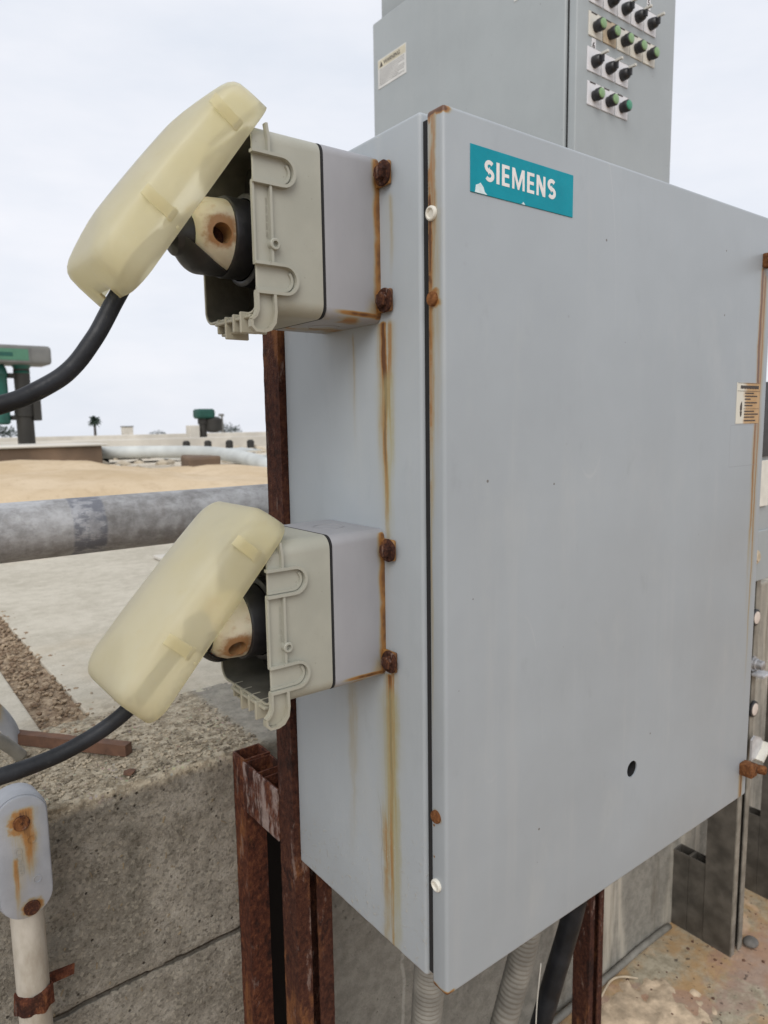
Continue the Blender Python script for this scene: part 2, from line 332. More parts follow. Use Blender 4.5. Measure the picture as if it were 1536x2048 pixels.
c = m.mix(m.sm(hl, .1, .9)*.9, c, (.28, .13, .04)); c = m.mix(m.sm(m.nz(40, 4, .6, loc=(3, 0, 0)), .5, .66)*m.sm(m.z, .0, .02)*.7, c, (.42, .26, .10))
M['nylon'] = m.fin(c, .42, 0, m.bump(m.nz(300, 3), .0002), .4, 0, {'Subsurface Weight': .15, 'Subsurface Scale': .01})

# aged translucent cover: thin frosted polycarbonate
m = Mt('yellowed_polycarbonate')
n = m.nz(12, 5, .6)
tint = m.mix(m.sm(n, .3, .7), (.955, .915, .725), (.98, .95, .80)); tint = m.mix(m.sm(m.nz(55, 5, .7), .58, .72)*.3, tint, (.90, .83, .61))
tint = m.mix(m.sm(m.nz(16, 3, .5, (1, 9, 1)), .66, .70)*m.sm(m.nz(150, 2), .5, .65)*.5, tint, (1, .98, .9)); wv = m.vor(70); tint = m.mix(m.sm(wv, .055, .03)*.5, tint, (1, 1, .95))
nd = m.nt.nodes
tl = nd.new('ShaderNodeBsdfTranslucent'); m.put(tl.inputs[0], tint)
df = nd.new('ShaderNodeBsdfDiffuse'); m.put(df.inputs[0], tint)
rf = nd.new('ShaderNodeBsdfRefraction'); rf.inputs['Roughness'].default_value = .62; rf.inputs['IOR'].default_value = 1.03; m.put(rf.inputs[0], m.mix(.5, tint, (1, .98, .88)))
gl = nd.new('ShaderNodeBsdfGlossy'); gl.inputs['Roughness'].default_value = .42; bmp = m.bump(m.nz(260, 3), .00025, .5); m.put(gl.inputs['Normal'], bmp)
def ms(f, a, b):
    q = nd.new('ShaderNodeMixShader'); m.put(q.inputs[0], f); m.nt.links.new(a.outputs[0], q.inputs[1]); m.nt.links.new(b.outputs[0], q.inputs[2]); return q
fr = nd.new('ShaderNodeFresnel'); fr.inputs[0].default_value = 1.45
a = ms(.30, tl, df); b = ms(.50, a, rf); cc = ms(V(m, fr.outputs[0])*.4, b, gl)
m.nt.links.new(cc.outputs[0], m.out.inputs[0]); M['cover'] = m.mat
m = Mt('cover_cut_edge'); M['coverrim'] = m.fin(m.mix(m.nz(80, 4), (.78, .66, .33), (.90, .82, .55)), .4, 0, None, .4, 0, {'Transmission Weight': .2})

m = Mt('nameplate_teal'); c = m.mix(m.sm(m.nz(22, 5), .3, .7), (.002, .23, .30), (.004, .27, .345)); c = m.mix(m.sm(m.nz(50, 4, .7, loc=(0, 0, 4)), .66, .74)*.5, c, (.004, .14, .19)); M['teal'] = m.fin(c, .4, 0, m.bump(m.nz(200, 3), .0002), .15)
M['letter'] = simple('letter_white', (.72, .70, .68), .45, 0, .06, 200, .0001)
M['peel'] = simple('peeled_white', (.60, .70, .72), .6, 0, .1, 200, .0002)
m = Mt('label_paper'); c = m.mix(m.sm(m.x+(m.nz(60, 4)-.5)*.02, .018, .032), (.62, .60, .52), (.46, .31, .17)); c = m.mix(m.sm(m.nz(30, 4, sc=(1, 1, .2)), .5, .65)*.4, c, (.38, .22, .09)); M['paper'] = m.fin(c, .6, 0, None, .3)
M['print'] = simple('label_print', (.05, .04, .035), .6)
M['paper2'] = simple('warning_paper', (.62, .62, .60), .55, 0, .08, 20)
M['tan'] = simple('warning_band', (.56, .52, .40), .55)
M['plate'] = simple('legend_plate', (.66, .64, .57), .5, 0, .08, 30)
M['plate_rust'] = simple('legend_plate_stained', (.46, .38, .27), .6, 0, .2, 40)
M['plate_white'] = simple('legend_plate_white', (.70, .70, .72), .5, 0, .06, 30)
M['bezel'] = simple('black_bezel', (.018, .018, .02), .4)
M['lens'] = simple('green_lens', (.22, .36, .17), .3, 0, .12, 50)
M['lens2'] = simple('green_lens_deep', (.05, .26, .15), .3, 0, .12, 50)
M['lever'] = simple('white_lever', (.58, .57, .52), .45)
M['pumpgreen'] = simple('pump_green', (.008, .08, .06), .5, 0, .25, 2)
M['pumpdark'] = simple('pump_dark', (.026, .024, .02), .7, 0, .3, 2)
M['pumpgrey'] = simple('pump_grey', (.16, .16, .15), .6, 0, .15, 2)
M['signgreen'] = simple('sign_green', (.07, .19, .12), .6)
M['palm'] = simple('palm_leaf', (.025, .045, .03), .8)
M['trunk'] = simple('trunk_bark', (.06, .05, .045), .9)
M['leaf'] = simple('far_leaf', (.04, .055, .045), .9)
M['paleconc'] = simple('pale_concrete', (.56, .53, .47), .9, 0, .15, .6)
M['whitepipe'] = simple('pale_pipe', (.50, .52, .50), .6, 0, .15, 2)
M['brownwall'] = simple('brown_beam', (.15, .10, .065), .9, 0, .3, 1.5)
M['brownbar'] = simple('brown_bar', (.115, .058, .035), .85, 0, .3, 40, .0006)

# ------------------------------------------------------------------ mesh helpers
class MB:
    def __init__(s): s.v, s.f, s.sm = [], [], True
    def add(s, vs_, fs):
        o = len(s.v); s.v += [tuple(x) for x in vs_]; s.f += [tuple(i+o for i in q) for q in fs]; return s
    def box(s, x0, x1, y0, y1, z0, z1):
        return s.add([(x, y, z) for z in (z0, z1) for y in (y0, y1) for x in (x0, x1)], [(0, 2, 3, 1), (4, 5, 7, 6), (0, 1, 5, 4), (1, 3, 7, 5), (3, 2, 6, 7), (2, 0, 4, 6)])
    def bbox(s, x0, x1, y0, y1, z0, z1, b=.002, seg=3):
        bm = bmesh.new(); bmesh.ops.create_cube(bm, size=1)
        for q in bm.verts: q.co = Vector(((x0+x1)/2+q.co.x*(x1-x0), (y0+y1)/2+q.co.y*(y1-y0), (z0+z1)/2+q.co.z*(z1-z0)))
        bmesh.ops.bevel(bm, geom=bm.edges[:], offset=b, segments=seg, affect='EDGES', profile=.5)
        bm.verts.index_update(); s.add([q.co[:] for q in bm.verts], [[q.index for q in fc.verts] for fc in bm.faces]); bm.free(); return s
    def rings(s, rs, closed=True, cap0=False, cap1=False):
        n = len(rs[0]); o = len(s.v)
        for r in rs: s.v += [tuple(p) for p in r]
        for i in range(len(rs)-1):
            for j in range(n if closed else n-1):
                k = (j+1) % n; s.f.append((o+i*n+j, o+i*n+k, o+(i+1)*n+k, o+(i+1)*n+j))
        if cap0: s.f.append(tuple(o+j for j in reversed(range(n))))
        if cap1: s.f.append(tuple(o+(len(rs)-1)*n+j for j in range(n)))
        return s
    def tube(s, pts, r, n=16, cap=True, rib=None):
        pts = [Vector(p) for p in pts]; rs = []
        t = (pts[1]-pts[0]).normalized(); a = t.orthogonal().normalized()
        for i, p in enumerate(pts):
            t = (pts[min(i+1, len(pts)-1)]-pts[max(i-1, 0)]).normalized(); a = (a-t*a.dot(t)).normalized(); b = t.cross(a)
            rr = r if not callable(r) else r(i)
            if rib: rr += rib*(1 if i % 4 in (0, 1) else 0)
            rs.append([p+(a*math.cos(2*PI*j/n)+b*math.sin(2*PI*j/n))*rr for j in range(n)])
        return s.rings(rs, True, cap, cap)
    # lathe: profile of (t along axis, radius) about an axis through o
    def lathe(s, o, ax, prof, n=24, cap0=True, cap1=True):
        o = Vector(o); ax = Vector(ax).normalized(); a = ax.orthogonal().normalized(); b = ax.cross(a)
        return s.rings([[o+ax*t+(a*math.cos(2*PI*j/n)+b*math.sin(2*PI*j/n))*max(r, 1e-5) for j in range(n)] for t, r in prof], True, cap0, cap1)
    # extrude a 2-D polygon: pts in (p,q); fn maps (p,q,d) to xyz
    def prism(s, pts, d0, d1, fn):
        n = len(pts); o = len(s.v)
        s.v += [tuple(fn(p, q, d0)) for p, q in pts]+[tuple(fn(p, q, d1)) for p, q in pts]
        s.f.append(tuple(o+i for i in range(n))); s.f.append(tuple(o+n+i for i in reversed(range(n))))
        for i in range(n): k = (i+1) % n; s.f.append((o+i, o+n+i, o+n+k, o+k))
        return s
    # bar of width w along a 2-D path
    def bar2(s, pts, w_, d0, d1, fn, closed=False):
        P = [Vector(p) for p in pts]; n = len(P); A, B = [], []
        for i in range(n):
            pa = P[i-1] if (i or closed) else None; pb = P[(i+1) % n] if (i < n-1 or closed) else None
            t1 = (P[i]-pa).normalized() if pa is not None else None; t2 = (pb-P[i]).normalized() if pb is not None else None
            t = (t1+t2).normalized() if t1 is not None and t2 is not None else (t1 or t2)
            nn = Vector((-t.y, t.x)); k = 1/max(.5, nn.dot(Vector((-t2.y, t2.x)))) if (t1 is not None and t2 is not None) else 1
            A.append(P[i]+nn*w_/2*k); B.append(P[i]-nn*w_/2*k)
        rs = [[fn(a.x, a.y, d0), fn(b.x, b.y, d0), fn(b.x, b.y, d1), fn(a.x, a.y, d1)] for a, b in zip(A, B)]
        if closed: rs.append(rs[0])
        return s.rings(rs, True, not closed, not closed)
    def jit(s, a, sc=60, seed=0):
        out = []
        for p in s.v:
            q = Vector(p); d = noise.noise_vector(q*sc+Vector((seed, seed*2, 0))); out.append(tuple(q+d*a))
        s.v = out; return s
    def build(s, name, mat, parent=None, smooth=False, loc=None, auto=None):
        me = bpy.data.meshes.new(name); me.from_pydata(s.v, [], s.f); me.validate()
        bm = bmesh.new(); bm.from_mesh(me); bmesh.ops.recalc_face_normals(bm, faces=bm.faces[:]); bm.to_mesh(me); bm.free()
        if smooth: me.shade_smooth()
        if auto is not None:
            me.shade_smooth()
            try: me.set_sharp_from_angle(angle=R(auto))
            except Exception: pass
        me.materials.append(M[mat] if isinstance(mat, str) else mat)
        o = bpy.data.objects.new(name, me); COL.objects.link(o)
        if parent is not None: o.parent = parent
        if loc is not None: o.location = loc
        return o
def tag(o, label=None, cat=None, group=None, kind=None):
    for k, q in (('label', label), ('category', cat), ('group', group), ('kind', kind)):
        if q: o[k] = q
    return o
def thing(name, label, cat, loc=(0, 0, 0), group=None):
    o = bpy.data.objects.new(name, None); COL.objects.link(o); o.location = loc; o.empty_display_size = .05
    return tag(o, label, cat, group)
def copy_tree(o, parent=None):
    c = o.copy(); COL.objects.link(c)
    if parent is not None: c.parent = parent
    for ch in list(o.children): copy_tree(ch, c)
    return c
def catmull(P, k=10):
    P = [Vector(p) for p in P]; P = [P[0]*2-P[1]]+P+[P[-1]*2-P[-2]]; out = []
    for i in range(1, len(P)-2):
        a, b, c_, d = P[i-1:i+3]
        for j in range(k):
            t = j/k; out.append(.5*((2*b)+(c_-a)*t+(2*a-5*b+4*c_-d)*t*t+(3*b-a-3*c_+d)*t**3))
    out.append(P[-2]); return out
def rr(hy, hz, r, n=7):
    out = []
    for cy, cz, a0 in ((hy-r, hz-r, 0), (-hy+r, hz-r, 90), (-hy+r, -hz+r, 180), (hy-r, -hz+r, 270)):
        for i in range(n+1): a = R(a0+90*i/n); out.append((cy+r*math.cos(a), cz+r*math.sin(a)))
    return out
def boolean(o, cutter):
    md = o.modifiers.new('b', 'BOOLEAN'); md.object = cutter; md.operation = 'DIFFERENCE'; md.solver = 'EXACT'
    dg = bpy.context.evaluated_depsgraph_get(); dg.update(); me = bpy.data.meshes.new_from_object(o.evaluated_get(dg)); o.modifiers.clear(); o.data = me
    bpy.data.objects.remove(cutter)
def text_verts(body, size, bold=0.):
    cu = bpy.data.curves.new('t', 'FONT'); cu.body = body; cu.size = size; cu.offset = bold; cu.resolution_u = 3
    o = bpy.data.objects.new('t', cu); COL.objects.link(o); dg = bpy.context.evaluated_depsgraph_get(); dg.update()
    me = bpy.data.meshes.new_from_object(o.evaluated_get(dg)); vv = [q.co[:2] for q in me.vertices]; ff = [tuple(p.vertices) for p in me.polygons]
    bpy.data.objects.remove(o); bpy.data.curves.remove(cu); bpy.data.meshes.remove(me); return vv, ff

# ================================================================== SETTING
DZ = .095; YW = .517; FZ = -.88
# lower floor in front of the wall
tag(MB().add([(-60, -60, FZ), (60, -60, FZ), (60, 4.3, FZ), (-60, 4.3, FZ)], [(0, 1, 2, 3)]).build('floor', 'floor'), kind='structure')
# far ground, falling gently away
gv, gf = [], []
ys = [4.2, 6, 10, 20, 40, 80, 200, 500, 1200, 2500]; xs = [-1500, -300, -60, -20, 0, 20, 60, 300, 1500]
for y in ys:
    for x in xs: gv.append((x, y, -.15-.0112*(y-4.2)-.00104*max(0, x)))
for i in range(len(ys)-1):
    for j in range(len(xs)-1): a = i*len(xs)+j; gf.append((a, a+1, a+1+len(xs), a+len(xs)))
tag(MB().add(gv, gf).build('ground', 'ground', smooth=True), kind='structure')
# deck behind the wall: two slabs with a filled joint between them
def slab(name, x0, x1, y0, y1, z0, z1):
    return MB().bbox(x0, x1, y0, y1, z0, z1, .004, 2).build(name, 'deck')
tag(slab('deck_slab', -.150, 9, .80, 4.25, -.05, DZ), kind='structure')
tag(slab('deck_slab', -9, -.236, .80, 4.25, -.05, DZ+.002), kind='structure')
jb = MB(); rs = []
for i in range(90):
    y = .79+i*.038; rs.append([(-.242+j*.0098, y, DZ-.008+.007*noise.fractal(Vector((j*.4, y*24, 3)), 1, 2, 4)) for j in range(11)])
jb.rings(rs, False); tag(jb.build('joint_fill', 'joint', smooth=True), kind='structure')
# the concrete wall with a chipped upper edge
xs = [-6+.6*i for i in range(9)]+[-.72+.0045*i for i in range(190)]+[.14+.02*i for i in range(80)]+[1.8+.8*i for i in range(9)]
rs = []
for x in xs:
    chip = .006+.011*max(0, noise.fractal(Vector((x*22, 1, 1)), 1, 2, 4)+.35)
    prof = []
    for i in range(10): prof.append((YW, FZ-.02+(FZ*0+.50)*i/9))
    for i in range(1, 78): prof.append((YW, -.40+(DZ-chip+.40)*i/77))
    for i in range(1, 6): a = PI/2*i/5; prof.append((YW+chip*(1-math.cos(a)), DZ-chip+chip*math.sin(a)))
    for i in range(1, 34): prof.append((YW+chip+(.815-YW-chip)*i/33, DZ))
    ring = []
    for (y, z) in prof:
        p = Vector((x, y, z)); n1 = noise.fractal(p*34, 1, 2, 5); n2 = noise.noise(p*150)
        k = .0022*n1+.0010*n2
        up_ = z > DZ-.0005
        nn = .0014*n1+.0008*n2
        edge = max(0, 1-max(abs(y-YW), abs(DZ-z))/.03)
        k *= (1+1.8*edge)
        g = -.004 if abs(z+.226+.004*noise.noise(Vector((x*9, 0, 0)))) < .0035 else 0
        ring.append((x, y+(k if not up_ else 0)-(g if not up_ else 0), z+(nn*1.4-.0015*edge if up_ else 0)))
    rs.append(ring)
wl = MB().rings(rs, False).build('concrete_wall', 'wall', smooth=True)
tag(wl, 'rough grey concrete wall with chipped pale top edge behind the rusty posts', 'wall')

# sand mounds beyond the deck
sv, sf = [], []; nx, ny = 90, 46
for j in range(ny):
    for i in range(nx):
        x = -5+16*i/(nx-1); y = 4.0+6.8*j/(ny-1); p = Vector((x*.42, y*.34, 0))
        h = .12+.10*noise.fractal(p*1.5, 1, 2, 4)+.03*noise.fractal(p*5, 1, 2, 3)+.17*math.exp(-((x-.7)/1.5)**2-((y-6.6)/1.7)**2)-.04*max(0, min(3, x-2.2))+.02*noise.noise(Vector((x*2, y*2, 3)))+.012*noise.noise(Vector((x*6, y*6, 3)))
        ed = min(1, (y-4.0)/.8, (10.8-y)/2.0); sv.append((x, y, -.2+(h+.2)*max(0, ed)))
for j in range(ny-1):
    for i in range(nx-1): a = j*nx+i; sf.append((a, a+1, a+1+nx, a+nx))
tag(MB().add(sv, sf).build('sand_mound', 'sand', smooth=True), kind='structure')

# ================================================================== MAIN ENCLOSURE
W_, H_, TD, BX, BD, B1 = .6835, .93, .0249, .0022, .3174, .936
enc = thing('electrical_enclosure', 'large grey wall enclosure with teal nameplate and rust streaked edges', 'electrical box')
bd_ = MB().bbox(BX, W_-BX, .0365, BD, -.001, B1, .0045, 4).build('body', 'body', enc, auto=35)
MB().box(.0065, W_-.0065, TD+.0004, .0363, .0065, H_-.004).build('door_gasket', 'gasket', enc)
dr = MB().bbox(0, W_, 0, TD, 0, H_, .0042, 4).build('door', 'door', enc)
cut = MB().lathe((.3452, -.01, .1552), (0, 1, 0), [(0, .0115), (.06, .0115)], 36).build('cut', 'dark'); boolean(dr, cut)
dr.data.shade_smooth(); dr.data.set_sharp_from_angle(angle=R(40))
MB().lathe((.3452, .0018, .1552), (0, 1, 0), [(0, .0113), (.0205, .0113), (.0208, .001)], 30, False, True).build('hole_shade', 'gasket', dr)  # black tube added so the inside of the door hole reads as shaded
for yy, zz, mm_, hollow in ((.0166, .8338, 'plate', 1), (.0159, .7527, 'rust_orange', 0), (.0154, .2069, 'rust_orange', 0), (.0153, .1267, 'plate', 1)):
    pr = [(-.001, .0072), (.0018, .0072), (.0030, .0066), (.0034, .0052)] + ([(.0028, .0044), (.0016, .0040)] if hollow else [(.0037, .003), (.0038, .0005)])
    MB().lathe((0, yy, zz), (-1, 0, -.08 if hollow else 0), pr, 24).build('rivet', mm_, dr, auto=40)
# nameplate with lettering
np_ = MB().bbox(.0353, .1945, -.0009, .0002, .8563, .9012, .0003, 1).build('nameplate', 'teal', enc)
tag(np_, 'teal nameplate with white lettering, chipped along its lower edge')
def fdoor(p, q, d): return (p, -d, q)
lb = MB(); D0, D1 = .00092, .00112
ch, sw = .0206, .0040
def L(x, y): return (x, .8697+y)
x = .0553
def poly(pts): lb.prism([L(*p) for p in pts], D0, D1, fdoor)
def S(x0, wd):
    cx = x0+wd/2; ra = wd/2-sw*.42; rv = (ch-sw)/4; pts = []
    for i in range(0, 13): a = R(35+i*(235-0)/12); pts.append((cx+ra*math.cos(a), ch-sw/2-rv+rv*math.sin(a)))
    for i in range(0, 13): a = R(90-i*235/12); pts.append((cx+ra*math.cos(a), sw/2+rv+rv*math.sin(a)))
    lb.bar2([L(*p) for p in pts], sw, D0, D1, fdoor)
def I(x0): poly([(x0, 0), (x0+sw*1.1, 0), (x0+sw*1.1, ch), (x0, ch)])
def E_(x0, wd):
    t = sw*.82; poly([(x0, 0), (x0+wd, 0), (x0+wd, t), (x0+sw, t), (x0+sw, ch/2-t/2), (x0+wd*.94, ch/2-t/2), (x0+wd*.94, ch/2+t/2), (x0+sw, ch/2+t/2), (x0+sw, ch-t), (x0+wd, ch-t), (x0+wd, ch), (x0, ch)])
def Mm(x0, wd):
    s_ = sw*.82; c_ = x0+wd/2
    poly([(x0, 0), (x0+s_, 0), (x0+s_, ch*.64), (c_-s_*.32, 0), (c_+s_*.32, 0), (x0+wd-s_, ch*.64), (x0+wd-s_, 0), (x0+wd, 0), (x0+wd, ch), (x0+wd-s_*1.25, ch), (c_, ch*.32), (x0+s_*1.25, ch), (x0, ch)])
def Nn(x0, wd):
    s_ = sw*.85; poly([(x0, 0), (x0+s_, 0), (x0+s_, ch*.60), (x0+wd-s_*1.2, 0), (x0+wd, 0), (x0+wd, ch), (x0+wd-s_, ch), (x0+wd-s_, ch*.40), (x0+s_*1.2, ch), (x0, ch)])
S(.0548, .0132); I(.0715); E_(.0795, .0112); Mm(.0948, .0190); E_(.1177, .0112); Nn(.1327, .0142); S(.1508, .0132)
lb.build('lettering', 'letter', np_)
MB().prism([(.041, .8567), (.0545, .8567), (.0585, .8566), (.0548, .8590), (.0530, .8632), (.0488, .8668), (.0455, .8648), (.0425, .8638), (.0417, .8592)], D0, D1, fdoor).build('peeled_patch', 'peel', np_)
MB().prism([(.1085, .8566), (.1150, .8566), (.1135, .8580), (.1120, .8592), (.1112, .8577)], D0, D1, fdoor).build('peeled_patch', 'peel', np_)
# stained instruction label on the door
wlb = MB().bbox(0, .0715, -.0007, .0002, 0, .0612, .0002, 1).build('instruction_label', 'paper', enc, loc=(.5885, 0, .6222))
pm = MB(); tx = lambda p, q, d: (p, -d, q)
def bar(x0, x1, z0, z1): pm.box(x0, x1, -.00105, -.00080, z0, z1)
bar(.001, .0705, .0603, .0608); bar(.001, .0705, .0485, .0490)
for i in range(14): bar(.010+i*.0041, .0133+i*.0041, .0525-.0004*(i % 2), .0570)
for k, (zz, xe) in enumerate(((.0447, .052), (.0402, .063), (.0358, .042), (.0305, .063), (.0262, .049), (.0175, .055), (.0132, .068), (.0088, .057), (.0035, .060))):
    xx = .024
    while xx < xe: d_ = random.uniform(.003, .007); bar(xx, min(xe, xx+d_), zz, zz+.0019); xx += d_+.0009
bar(.022, .070, .0222, .0226)
pm.prism([(.0125, .030), (.0155, .0335), (.0165, .028), (.0165, .021), (.0135, .018), (.0105, .021), (.0105, .026)], .0008, .00105, tx)
pm.prism([(.0105, .0185), (.0165, .0185), (.0155, .0125), (.0135, .010), (.0115, .0125)], .00085, .0011, tx)
pm.build('print', 'print', wlb)
# door clamps at the right edge
for zz, xx in ((.8657, .6590), (.0544, .6665)):
    cl = MB().bbox(xx-.011, xx+.010, -.021, .0005, zz-.0105, zz+.0105, .002, 2).jit(.0006, 150).build('door_clamp', 'rust_orange', enc, auto=40)
    MB().lathe((xx+.0165, -.019, zz-.002), (.55, -.8, -.1), [(-.006, .0052), (.0, .0075), (.010, .0075), (.0115, .006), (.012, .002)], 14).jit(.0004, 200).build('clamp_screw', 'rust_orange', cl, auto=40)

# ================================================================== RECEPTACLES (two)
def fnear(p, q, d): return (p, -.060-d, q)
def make_receptacle():
    t = thing('power_receptacle', 'x', 'receptacle', group='covered receptacles on the enclosure side')
    # parts are laid out around the mounting point on the enclosure side: -x is outwards
    bb = MB().rings([[(x_, y, z) for y, z in rr(hy, hz, r_)] for x_, hy, hz, r_ in ((0, .0600, .0860, .010), (-.002, .0605, .0865, .010), (-.068, .0605, .0865, .012), (-.0705, .0598, .0858, .012))], True, True, True).build('back_box', 'backbox', t, auto=30)
    MB().lathe((-.036, .0, .0866), (0, 0, 1), [(-.0006, .0185), (.0004, .0185), (.0004, .0172), (-.0006, .0172)], 40, False, False).build('knockout', 'backbox', bb, auto=30)
    MB().lathe((-.036, .0, -.0866), (0, 0, -1), [(-.0006, .0185), (.0004, .0185), (.0004, .0172), (-.0006, .0172)], 40, False, False).build('knockout', 'backbox', bb, auto=30)
    for sy in (-1, 1):
        for sz in (-1, 1):
            ft = MB().bbox(-.005, .0, min(sy*.058, sy*.082), max(sy*.058, sy*.082), sz*.0645-.012, sz*.0645+.012, .002, 2).build('mounting_foot', 'backbox', bb, auto=30)
            wsh = MB().lathe((-.0050, sy*.0735, sz*.0645), (-1, 0, 0), [(0, .0128), (.0012, .0130), (.0024, .0122), (.0026, .006)], 28).jit(.0009 if (sy, sz) == (-1, 1) else .0003, 160, sz).build('mounting_bolt', 'rust_bolt', t, auto=50)
            MB().lathe((-.0070, sy*.0735, sz*.0645), (-1, 0, 0), [(0, .0084), (.0048, .0084), (.0062, .0070), (.0066, .002)], 6).jit(.0002, 200).build('bolt_head', 'rust_bolt', wsh)
    # gasket that bulges out of the joint
    g = []
    for x_, e in ((-.0705, -.001), (-.0711, .0002), (-.0733, .0002), (-.0739, -.001)): g.append([(x_, y, z) for y, z in rr(.0603+e, .0863+e, .012)])
    MB().rings(g).build('gasket', 'gasket', t, auto=40)
    ho = [(-.0737, .0595, .0855, .014), (-.0747, .0608, .0868, .014), (-.110, .0608, .0868, .015), (-.1495, .0608, .0868, .016), (-.1503, .0600, .0860, .015), (-.1500, .0582, .0842, .0135), (-.096, .0575, .0835, .013)]
    hs = MB().rings([[(x_, y, z) for y, z in rr(hy, hz, r_)] for x_, hy, hz, r_ in ho], True, False, False).build('housing', 'housing', t, auto=30)
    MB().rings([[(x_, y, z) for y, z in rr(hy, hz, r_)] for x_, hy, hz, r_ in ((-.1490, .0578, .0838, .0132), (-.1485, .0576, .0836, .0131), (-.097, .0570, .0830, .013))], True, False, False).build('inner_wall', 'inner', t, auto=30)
    MB().rings([[(x_, y, z) for y, z in rr(hy, hz, r_)] for x_, hy, hz, r_ in ((-.080, .0574, .0834, .013), (-.098, .0574, .0834, .013))], True, True, True).build('socket_face', 'dark', t)
    MB().lathe((-.098, 0, -.006), (-1, 0, 0), [(0, .046), (.034, .0455), (.036, .043), (.036, .0405), (.002, .0405)], 40, False, False).build('socket_collar', 'black', t, auto=40)
    # latch details on the near wall
    for zc in (.0462, -.0545):
        pth = [(-.1530, zc+.0135), (-.121, zc+.0135)]+[(-.121+.0135*math.sin(R(a)), zc+.0135*math.cos(R(a))) for a in range(15, 180, 15)]+[(-.121, zc-.0135), (-.1530, zc-.0135)]
        lp = MB().bar2(pth, .0030, .0, .0068, fnear).build('latch_pocket', 'housing', t, auto=35)
        pth2 = [(-.1512, zc-.0100), (-.122, zc-.0100)]+[(-.122+.0100*math.sin(R(a)), zc-.0100*math.cos(R(a))) for a in range(15, 150, 15)]
        MB().bar2(pth2, .0026, .0, .0030, fnear).build('pocket_step', 'housing', lp, auto=35)
    for pth, wd, d_ in (([(-.1340, .0325), (-.1340, -.0405)], .0026, .0056), ([(-.1520, .0322), (-.1520, -.0402)], .0022, .0040), ([(-.1345, .0600), (-.1345, .074), (-.1365, .0868)], .0026, .0056),
                        ([(-.1335, -.0685), (-.1330, -.086), (-.1345, -.096), (-.1395, -.1025), (-.1465, -.1050)], .0030, .0066),
                        ([(-.1520, -.0682), (-.1520, -.0850), (-.1545, -.0905), (-.1590, -.0945)], .0026, .0066), ([(-.1590, -.0945), (-.1590, -.1005), (-.1550, -.1045), (-.1465, -.1050)], .0026, .0066)):
        MB().bar2(pth, wd, .0, d_, fnear).build('edge_rib', 'housing', t, auto=40)
    MB().prism([(-.1515, -.0690), (-.1340, -.0690), (-.1335, -.0860), (-.136, -.096), (-.142, -.1025), (-.150, -.1035), (-.1575, -.1), (-.1580, -.0945), (-.1520, -.0860)], -.0006, .0012, fnear).build('hook_web', 'housing', t)
    MB().lathe((-.1318, -.0600, -.0225), (0, -1, 0), [(0, .0055), (.0072, .0055), (.0078, .0048), (.0078, .0030), (.0040, .0026)], 20, False, True).build('screw_boss', 'housing', t, auto=40)
    em = MB()
    for i in range(34):
        if i % 7 == 6: continue
        zz = .020-i*.00105*1.05; em.box(-.1385+random.uniform(0, .0004), -.1362, -.0612, -.0600, zz, zz+.00055)
    em.build('embossing', 'housing', t)
    # comb of tabs under the mouth
    for yy, z0, x0 in ((-.036, -.1040, -.157), (-.016, -.1015, -.155), (.004, -.1060, -.154), (.026, -.0985, -.152)):
        MB().bbox(x0, -.128, yy-.0018, yy+.0018, z0, -.0835, .0008, 1).build('mouth_tab', 'housing', t)
    MB().bbox(-.1535, -.132, -.050, .030, -.0905, -.0872, .0008, 1).build('mouth_sill', 'housing', t)
    MB().bbox(-.1480, -.134, -.010, .027, -.1010, -.0985, .0008, 1).build('mouth_lip', 'housing', t)
    # hinged cover
    Lc, Wc = .232, .131
    lev = [(0, 0), (.012, .0006), (.026, .0016), (.037, .0030), (.0425, .0052), (.0462, .0086), (.0488, .0135), (.0515, .022), (.0545, .034), (.0570, .046), (.0582, .055)]
    n_ = 14; rg = []
    for n0, ins in lev:
        hw, hl = Wc/2-ins, Lc/2-ins*1.05; r_ = max(.0035, .024-ins*.36); r_ = min(r_, hw-.001)
        ring = []
        base = rr(hw, hl, r_, 10); dense = []
        for q in range(len(base)):
            a, b = Vector(base[q]), Vector(base[(q+1) % len(base)]); d_ = (b-a).length; st = max(1, int(d_/.008+.5)) if q % 11 == 10 else 1
            dense.append((a, b, q % 11 == 10))
        for a, b, longe in dense:
            st = 10 if longe else 1
            for k in range(st): p = a.lerp(b, k/st); ring.append((p.x, p.y))
        out = []
        for wy, sz in ring:
            sfrac = (Lc/2-sz)/Lc; k = 1.07-.20*(1-sfrac)**2-.05*sfrac**3; out.append((-n0*k, wy, sz-Lc/2))
        rg.append(out)
    cb = MB().rings(rg, True, False, True)
    keep = []
    for fc in cb.f:
        cen = sum((Vector(cb.v[i]) for i in fc), Vector())/len(fc)
        if len(fc) == 4 and cen.z < -Lc+.01 and abs(cen.y-.0) < .0135 and cen.x > -.014: continue
        keep.append(fc)
    cb.f = keep
    cb.v = [(x_*.92, y, z) for x_, y, z in cb.v]; cv = cb.build('hinged_cover', 'cover', t, auto=40); cv.data.materials.append(M['coverrim'])
    md = cv.modifiers.new('thickness', 'SOLIDIFY'); md.thickness = .0026; md.offset = -1; md.material_offset_rim = 1
    cv.location = (-.1275, 0, .1085)
    tag(cv, 'translucent yellowed plastic cover swung open over the plug')
    for s_ in (.047, .158):
        MB().bbox(-.043, -.010, -.0658, -.0640, -s_-.006, -s_+.006, .0008, 2).build('guide_rib', 'cover', cv)
        MB().bbox(-.015, -.011, -.0660, -.0648, -s_-.0070, -s_+.0070, .0005, 1).build('latch_nib', 'cover', cv)
    MB().lathe((-.006, -.056, -.010), (0, 1, 0), [(0, .0030), (.112, .0030)], 14).build('hinge_pin', 'housing', cv, auto=40)
